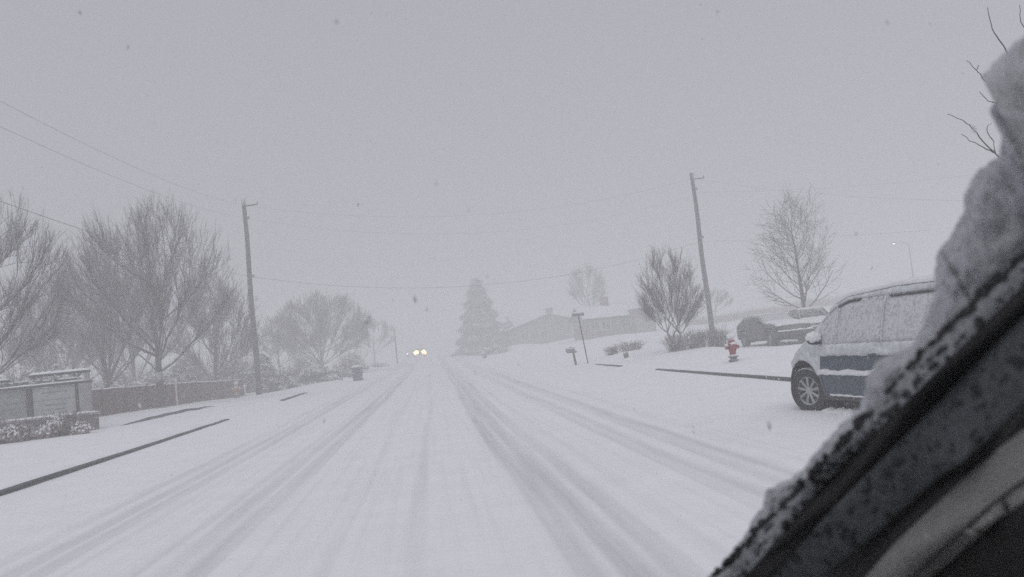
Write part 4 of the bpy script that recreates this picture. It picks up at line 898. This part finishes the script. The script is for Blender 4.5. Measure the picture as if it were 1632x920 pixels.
# two oncoming cars in the fog with lit lamps, and two parked far on the left
M['carfog'] = mat('pale_car_paint', (.55, .55, .56), .5, snow=(.6, 1.1, 4))
def oncoming(px, py, Y, s, label, lampm, rz=pi, lit=True, fog=True, lr=.13, cat='car', group='oncoming cars with lit headlights', x=None):
    top = [(0, .70), (.04, .95), (.2, 1.08), (1.15, 1.16), (1.45, 1.22), (1.85, 1.62), (2.05, 1.74), (2.9, 1.76), (4.6, 1.70), (5.0, 1.1), (5.05, .6)]
    c = Car(5.05, 1.88, .42, top, 1.14, .38, (.85, 4.0), taper_f=.07, nose=.2)
    p = at(px, py, Y); p.z = (road_z(p.y) if KL < p.x < KR else ground_z(p.x, p.y))
    t = thing('oncoming_car' if lit else 'parked_car', label, cat, p, rz, group)
    c.body(M['carwhite'], t, 1.2); c.liner(t, 1.2); c.wheels(t, 6)
    mb = MB()
    def ws(u, v, o): y = lerp(1.48, 2.0, u); w = c.hw(y, c.T(y)) * .88; return c.pt(y, lerp(-w, w, v), c.T(y) + .022 + o)
    mb.slab(5, 8, lambda u, v: ws(u, v, .008), lambda u, v: ws(u, v, -.02)); mb.build('windscreen', M['glass'], t, True)
    c.side('side_window', M['glass'], t, 1.7, 4.3, 1.19, lambda y: max(1.22, min(1.62, c.T(y) - .09)), .002, .008, 10, 5)
    c.topsnow('roof_snow', t, 2.0, 4.55, .08, .95); c.topsnow('hood_snow', t, .1, 1.4, .06, .95)
    for sx in (-1, 1):
        h = MB(); h.lathe([(lr*1.15, -.1), (lr*1.15, .0), (lr, .03), (lr*.6, .055), (.001, .06)], 16, Matrix.Translation((sx * .70, c.L/2 - .01, .86)) @ Matrix.Rotation(-pi/2, 4, 'X')); h.build('headlight', M[lampm] if lit else M['glass'], t, True)
        if fog:
            h = MB(); h.lathe([(.09, -.1), (.09, .0), (.07, .03), (.001, .045)], 12, Matrix.Translation((sx * .68, c.L/2 - .01, .56)) @ Matrix.Rotation(-pi/2, 4, 'X')); h.build('bloom_disc', M[lampm], t, True)  # glowing discs added to stretch each headlight's bloom downward
    g = MB(); g.box(-.5, c.L/2 - .2, .72, .5, c.L/2 + .012, .95, .02); g.build('grille', M['under'], t)
    b = MB(); b.box(-.9, c.L/2 - .12, .47, .9, c.L/2 + .06, .66, .03); b.build('bumper', M['plastic'], t)
oncoming(671, 574, 160, 1, 'nearer oncoming car whose two bright headlights pierce the fog', 'lamp', lr=.40)  # oversized lens radius builds the headlight bloom into its shape
oncoming(655.5, 570, 190, 1, 'farther oncoming car whose headlights are two dim pink dots', 'lampfar', fog=False)
shrub('shrub', 604, 583, 98, 2.6, 1.2, .7, 'low dark shrub barely visible at the verge beyond the trash bin', 23, 'leafgrey', 500, 60, GH)

# ------------------------------------------------------------------ the windscreen pillar of the car the photo is taken from
def band_mat(name, base, dark, scale, thr, rough=.6, gain=1.0, streak=False):
    m = bpy.data.materials.new(name); m.use_nodes = True; nt = m.node_tree; N = nt.nodes; L = nt.links; b = N['Principled BSDF']
    tc = N.new('ShaderNodeTexCoord'); n0 = N.new('ShaderNodeTexNoise'); n0.inputs['Scale'].default_value = scale * 1.2; n0.inputs['Detail'].default_value = 4
    L.new(tc.outputs['Object'], n0.inputs['Vector'])
    add = N.new('ShaderNodeMixRGB'); add.blend_type = 'ADD'; add.inputs['Fac'].default_value = .35 / scale * 30 * .03; L.new(tc.outputs['Object'], add.inputs['Color1']); L.new(n0.outputs['Color'], add.inputs['Color2'])
    v = N.new('ShaderNodeTexVoronoi'); v.inputs['Scale'].default_value = scale; v.inputs['Randomness'].default_value = 1; L.new(add.outputs[0], v.inputs['Vector'])
    n1 = N.new('ShaderNodeTexNoise'); n1.inputs['Scale'].default_value = scale * .6; n1.inputs['Detail'].default_value = 2; L.new(tc.outputs['Object'], n1.inputs['Vector'])
    # spot radius varies from cell to cell
    sz = N.new('ShaderNodeSeparateColor'); L.new(v.outputs['Color'], sz.inputs[0])
    mr0 = N.new('ShaderNodeMapRange'); L.new(sz.outputs[0], mr0.inputs['Value']); mr0.inputs['To Min'].default_value = thr[0]; mr0.inputs['To Max'].default_value = thr[1]
    sb = N.new('ShaderNodeMath'); sb.operation = 'SUBTRACT'; L.new(v.outputs['Distance'], sb.inputs[0]); L.new(mr0.outputs[0], sb.inputs[1])
    mr = N.new('ShaderNodeMapRange'); L.new(sb.outputs[0], mr.inputs['Value']); mr.inputs['From Min'].default_value = -.06; mr.inputs['From Max'].default_value = .10
    n2 = N.new('ShaderNodeTexNoise'); n2.inputs['Scale'].default_value = scale * 3; n2.inputs['Detail'].default_value = 5; L.new(tc.outputs['Object'], n2.inputs['Vector'])
    cr = N.new('ShaderNodeValToRGB'); L.new(n2.outputs['Fac'], cr.inputs['Fac']); cr.color_ramp.elements[0].position = .3; cr.color_ramp.elements[1].position = .7
    cr.color_ramp.elements[0].color = tuple(c * .75 for c in base) + (1,); cr.color_ramp.elements[1].color = tuple(c * 1.2 for c in base) + (1,)
    x = N.new('ShaderNodeMix'); x.data_type = 'RGBA'; L.new(mr.outputs[0], x.inputs['Factor']); x.inputs['A'].default_value = dark + (1,); L.new(cr.outputs['Color'], x.inputs['B'])
    L.new(x.outputs['Result'], b.inputs['Base Color']); b.inputs['Roughness'].default_value = rough; b.inputs['Specular IOR Level'].default_value = .25
    bp = N.new('ShaderNodeBump'); bp.inputs['Strength'].default_value = .5; bp.inputs['Distance'].default_value = .002; L.new(n2.outputs['Fac'], bp.inputs['Height']); L.new(bp.outputs[0], b.inputs['Normal'])
    return m
M['spot1'] = band_mat('wet_frit_outer', (.35, .36, .38), (.12, .125, .134), 70, (-.1, .38))
M['spot2'] = band_mat('wet_frit_inner', (.12, .131, .138), (.045, .048, .05), 40, (-.2, .30))
M['trim'] = band_mat('pillar_trim', (.33, .322, .31), (.48, .47, .455), 90, (-.15, .22), .38)  # lighter spots in the colour stand in for highlights on the trim
M['seal'] = mat('rubber_seal', (.012, .012, .014), .55, var=.3, vscale=30)
M['cabin'] = mat('dark_cabin_plastic', (.009, .0075, .007), .8, var=.2)
EDGE = [
 [(1080, 985), (1165, 889), (1237, 814), (1296, 750), (1390, 650), (1480, 552), (1560, 474), (1700, 335)],   # 0 snow / spotted band
 [(1130, 985), (1185, 923), (1232, 868), (1332, 752), (1400, 684), (1465, 620), (1560, 526), (1700, 390)],   # 1 spotted / black seal
 [(1168, 985), (1225, 925), (1270, 874), (1332, 806), (1420, 717), (1515, 620), (1590, 544), (1700, 436)],   # 2 seal / second band
 [(1230, 985), (1285, 940), (1332, 900), (1397, 848), (1495, 762), (1541, 731), (1632, 648), (1700, 588)],   # 3 second band / gap
 [(1300, 985), (1345, 945), (1378, 920), (1430, 862), (1534, 764), (1580, 724), (1632, 684), (1700, 630)],   # 4 gap / trim
 [(1370, 1010), (1430, 962), (1485, 920), (1540, 874), (1586, 833), (1610, 815), (1632, 799), (1700, 745)],  # 5 trim / cabin
 [(1560, 1120), (1640, 1080), (1700, 1040), (1740, 1010), (1780, 980), (1800, 960), (1830, 940), (1900, 900)]]
def edge(k, s):
    e = EDGE[k]; f = s * (len(e) - 1); i = min(int(f), len(e) - 2); f -= i
    p = [e[max(i-1, 0)], e[i], e[i+1], e[min(i+2, len(e)-1)]]
    return tuple(.5 * ((2*p[1][c]) + (-p[0][c]+p[2][c])*f + (2*p[0][c]-5*p[1][c]+4*p[2][c]-p[3][c])*f*f + (-p[0][c]+3*p[1][c]-3*p[2][c]+p[3][c])*f**3) for c in (0, 1))
def depth(k, s): return lerp(1.02, .70, s) - [0, .004, .008, .03, .04, .09, .20][k]
def E3(k, s, back=0):
    a, b = edge(k, s); return at(a, b, depth(k, s) + back)
PB = at(1400, 700, .86)
pil = thing('car_cabin', 'dark car interior edge with its slanting windscreen pillar spotted with wet melted snow', 'car interior', PB)
def band(name, m, k0, k1, bulge, thick, nu=60, nv=10, jag=0, back0=0, smooth=True, s0=0., s1=1., t0=0., t1=1., parent=None):
    mb = MB()
    def S(u, v, inner):
        s = lerp(s0, s1, u); vv = lerp(t0, t1, v); p = E3(k0, s, back0).lerp(E3(k1, s, back0), vv)
        if jag and v < .35: p += (E3(k1, s) - E3(k0, s)) * jag * (1 - v / .35) * (noise.noise(Vector((s * 26, 0, 0))) + .7 * noise.noise(Vector((s * 70, 3, 0))))
        n = (p - Vector((0, 0, EYE))).normalized()
        return p - PB - n * (bulge * sin(pi * v) + .0006 * noise.noise(p * 90)) if not inner else p - PB + n * thick * (1 if 0 < v < 1 else .25)
    mb.slab(nu, nv, lambda u, v: S(u, v, False), lambda u, v: S(u, v, True)); return mb.build(name, m, parent or pil, smooth)
band('outer_glass_edge', M['spot1'], 0, 1, .003, .012, 160, 14, .16)
band('seal', M['seal'], 1, 2, .006, .015)
band('inner_glass_edge', M['spot2'], 2, 3, .002, .012)
band('seal', M['seal'], 3, 4, -.004, .02)
tb = band('trim', M['trim'], 4, 5, .016, .03, 60, 14)
band('trim_groove', M['seal'], 4, 5, .0015, .004, 60, 3, t0=.70, t1=.745, back0=-.0155, parent=tb)
band('clip', M['trim'], 4, 5, .006, .006, 10, 6, t0=.74, t1=.97, s0=.50, s1=.66, back0=-.012, parent=tb)
band('clip', M['trim'], 4, 5, .007, .006, 3, 6, t0=.74, t1=1.0, s0=.485, s1=.50, back0=-.016, parent=tb)
band('clip', M['trim'], 4, 5, .007, .006, 3, 6, t0=.74, t1=.98, s0=.665, s1=.675, back0=-.014, parent=tb)
band('cabin_panel', M['cabin'], 5, 6, .01, .03)
def unseen_cab(name, m, *bx):  # unseen cabin shell, added to keep light off the snow pile and pillar
    mb = MB()
    for b in bx: mb.box(*[b[i] - PB[i % 3] for i in range(6)], .015)
    return mb.build(name, m, pil)
M['liner'] = mat('headliner_cloth', (.11, .105, .10), .95, var=.1, vscale=40)
unseen_cab('unseen_roof_panel', M['liner'], (-1.2, -1.9, EYE + .40, .78, .50, EYE + .46))
unseen_cab('door', M['cabin'], (.74, -1.9, EYE - 1.0, .80, .62, EYE - .16))  # unseen door, added to block light from the side
unseen_cab('unseen_rear_wall', M['cabin'], (-1.2, -1.95, EYE - 1.0, .80, -1.9, EYE + .43))
unseen_cab('unseen_dashboard', M['cabin'], (-1.2, .42, EYE - .85, .72, .86, EYE - .50))
# droplets standing on the glass edge
dr = MB(); rng = random.Random(12)
for k in range(620):
    first = rng.random() < .74; s = rng.random(); v = rng.uniform(-.06, .92) ** 1 if first else rng.uniform(.05, .95)
    if first and rng.random() < .35: v = rng.uniform(-.07, .12)
    k0, k1 = (0, 1) if first else (2, 3); A_ = E3(k0, s); B_ = E3(k1, s); p = A_.lerp(B_, v); n = (p - Vector((0, 0, EYE))).normalized()
    al = (E3(k0, min(1, s + .01)) - E3(k0, max(0, s - .01))).normalized(); ac_ = n.cross(al).normalized(); q = p - PB - n * .0015
    r_ = (rng.uniform(.0010, .0023) if rng.random() < .6 else rng.uniform(.0023, .0050)) * (1 if first else .9); ra = r_ * rng.uniform(1.0, 1.9); th = rng.uniform(-.9, .5)
    u_ = al * cos(th) + ac_ * sin(th); w_ = ac_ * cos(th) - al * sin(th); bm = bmesh.new(); bmesh.ops.create_icosphere(bm, subdivisions=2, radius=1)
    for vv in bm.verts:
        kk = 1 + .35 * noise.noise(vv.co * 1.4 + Vector((k * 1.7, 0, 0))); c_ = vv.co.copy(); vv.co = q + u_ * (c_.x * ra * kk) + w_ * (c_.y * r_ * kk) + n * (c_.z * .0012)
    dr.bm(bm)
dr.build('water_droplet', mat('water_drop', (.035, .036, .040), .35, var=.3, vscale=60), pil, True)['kind'] = 'stuff'

# snow packed on the outside of the pillar
SN = [(1060, 1000), (1120, 930), (1165, 880), (1217, 812), (1224, 782), (1262, 764), (1285, 742), (1330, 690), (1372, 655), (1383, 628), (1380, 606), (1392, 578), (1420, 566), (1448, 556), (1470, 520), (1492, 470),
      (1490, 412), (1512, 385), (1536, 335), (1536, 312), (1560, 268), (1588, 245), (1594, 215), (1576, 176), (1590, 158), (1586, 140), (1562, 118), (1590, 88), (1612, 66), (1650, 40), (1700, 20)]
def snow_pile():
    mb = MB(); nu = 260; nv = 64; n = len(SN) - 1
    def outl(u):
        f = u * n; i = min(int(f), n - 1); f -= i; return (lerp(SN[i][0], SN[i+1][0], f), lerp(SN[i][1], SN[i+1][1], f))
    O = PB
    vs = []; fs = []
    qs = [outl(i / nu)[0] - outl(i / nu)[1] for i in range(nu + 1)]
    qs = [sum(qs[max(0, i - 22):i + 23]) / len(qs[max(0, i - 22):i + 23]) for i in range(nu + 1)]
    for i in range(nu + 1):
        u = i / nu; ox, oy = outl(u); s = max(0, min(1, (ox + (920 - oy) * .0 - 1080) / 620)); 
        # nearest station of the pillar by the slanting coordinate
        q = qs[i]; s = max(0, min(1, (q + 60) / 1330)); s = s if oy > 400 else max(0, min(1, (q + 60) / 1400))
        Yd = lerp(1.06, .74, s) + .02
        A = at(*outl(u), Yd); B = E3(1, s, .035)
        mid = A.lerp(B, .5); W_ = (A - B); w = W_.length; nn = (mid - Vector((0, 0, EYE))).normalized()
        hh = min(.075, .02 + w * .40)
        for k in range(nv):
            a = 2 * pi * k / nv; ca, sa = cos(a), sin(a)
            p = mid + W_ * .5 * (abs(ca) ** .8 * (1 if ca > 0 else -1)) + nn * (hh * sa + (hh * .6))
            d = .012 * noise.noise(p * 24) + .012 * (abs(noise.noise(p * 46)) - .25) + .006 * noise.noise(p * 95) + .003 * noise.noise(p * 190)
            if ca > -.3: p = p + (W_.normalized() * ca + nn * sa) * d * (1.0 if ca < .9 else .6)
            vs.append(p - O)
    for i in range(nu):
        for k in range(nv): a = i*nv+k; b = i*nv+(k+1) % nv; fs.append((a, b, b+nv, a+nv))
    fs.append(tuple(range(nv))[::-1]); fs.append(tuple(range(nu*nv, nu*nv+nv))); mb.add(vs, fs)
    o = mb.build('snow_pile', M['pile'], None, True, loc=O); tag(o, 'thick lumpy snow packed along the outside of the windscreen pillar', 'snow pile')
pm = mat('packed_snow', (.56, .57, .60), .85, var=.10, vscale=30, bump=.6, bscale=60, spec=.15); M['pile'] = pm
snow_pile()

# ------------------------------------------------------------------ falling snow
def flakes():
    rng = random.Random(77); mb = MB(); n = 0
    while n < 5000:
        Y = 3.5 * (42 / 3.5) ** (rng.random() ** .5); px = rng.uniform(-80, 1700); py = rng.uniform(-60, 980); p = at(px, py, Y)
        if p.z < ground_z(p.x, p.y) + .15: continue
        r = rng.uniform(.0022, .0045); n += 1
        d = Vector((rng.gauss(0, .5), rng.gauss(0, .5), 1)).normalized(); a = rand_perp(rng, d); b = a.cross(d)
        mb.add([p + d*r*1.7, p - d*r*1.7, p + a*r, p - a*r, p + b*r, p - b*r], [(0,2,4),(0,4,3),(0,3,5),(0,5,2),(1,4,2),(1,3,4),(1,5,3),(1,2,5)])
    for k in range(70):
        px = rng.uniform(20, 1600); py = rng.uniform(0, 700); p = at(px, py, rng.uniform(1.0, 3.6)); r = rng.uniform(.0016, .0040)
        d = Vector((rng.gauss(0, .4), 0, 1)).normalized(); a = rand_perp(rng, d); b = a.cross(d)
        mb.add([p + d*r*2.2, p - d*r*2.2, p + a*r, p - a*r, p + b*r, p - b*r], [(0,2,4),(0,4,3),(0,3,5),(0,5,2),(1,4,2),(1,3,4),(1,5,3),(1,2,5)])
    o = mb.build('falling_snow', M['snow_soft']); tag(o, 'scattered snowflakes drifting through the air over the road', 'snow', kind='stuff')
flakes()

# ------------------------------------------------------------------ haze
hb = MB(); hb.box(-305, -45, -3, 305, 335, 16.5); hz = bpy.data.materials.new('haze_air'); hz.use_nodes = True
nt = hz.node_tree; nt.nodes.clear(); o_ = nt.nodes.new('ShaderNodeOutputMaterial'); pv = nt.nodes.new('ShaderNodeVolumePrincipled')
pv.inputs['Color'].default_value = (.97, .97, .98, 1); pv.inputs['Density'].default_value = .0134; pv.inputs['Anisotropy'].default_value = 0.0
nt.links.new(pv.outputs[0], o_.inputs['Volume'])
h_ = hb.build('haze', hz); tag(h_, kind='stuff')
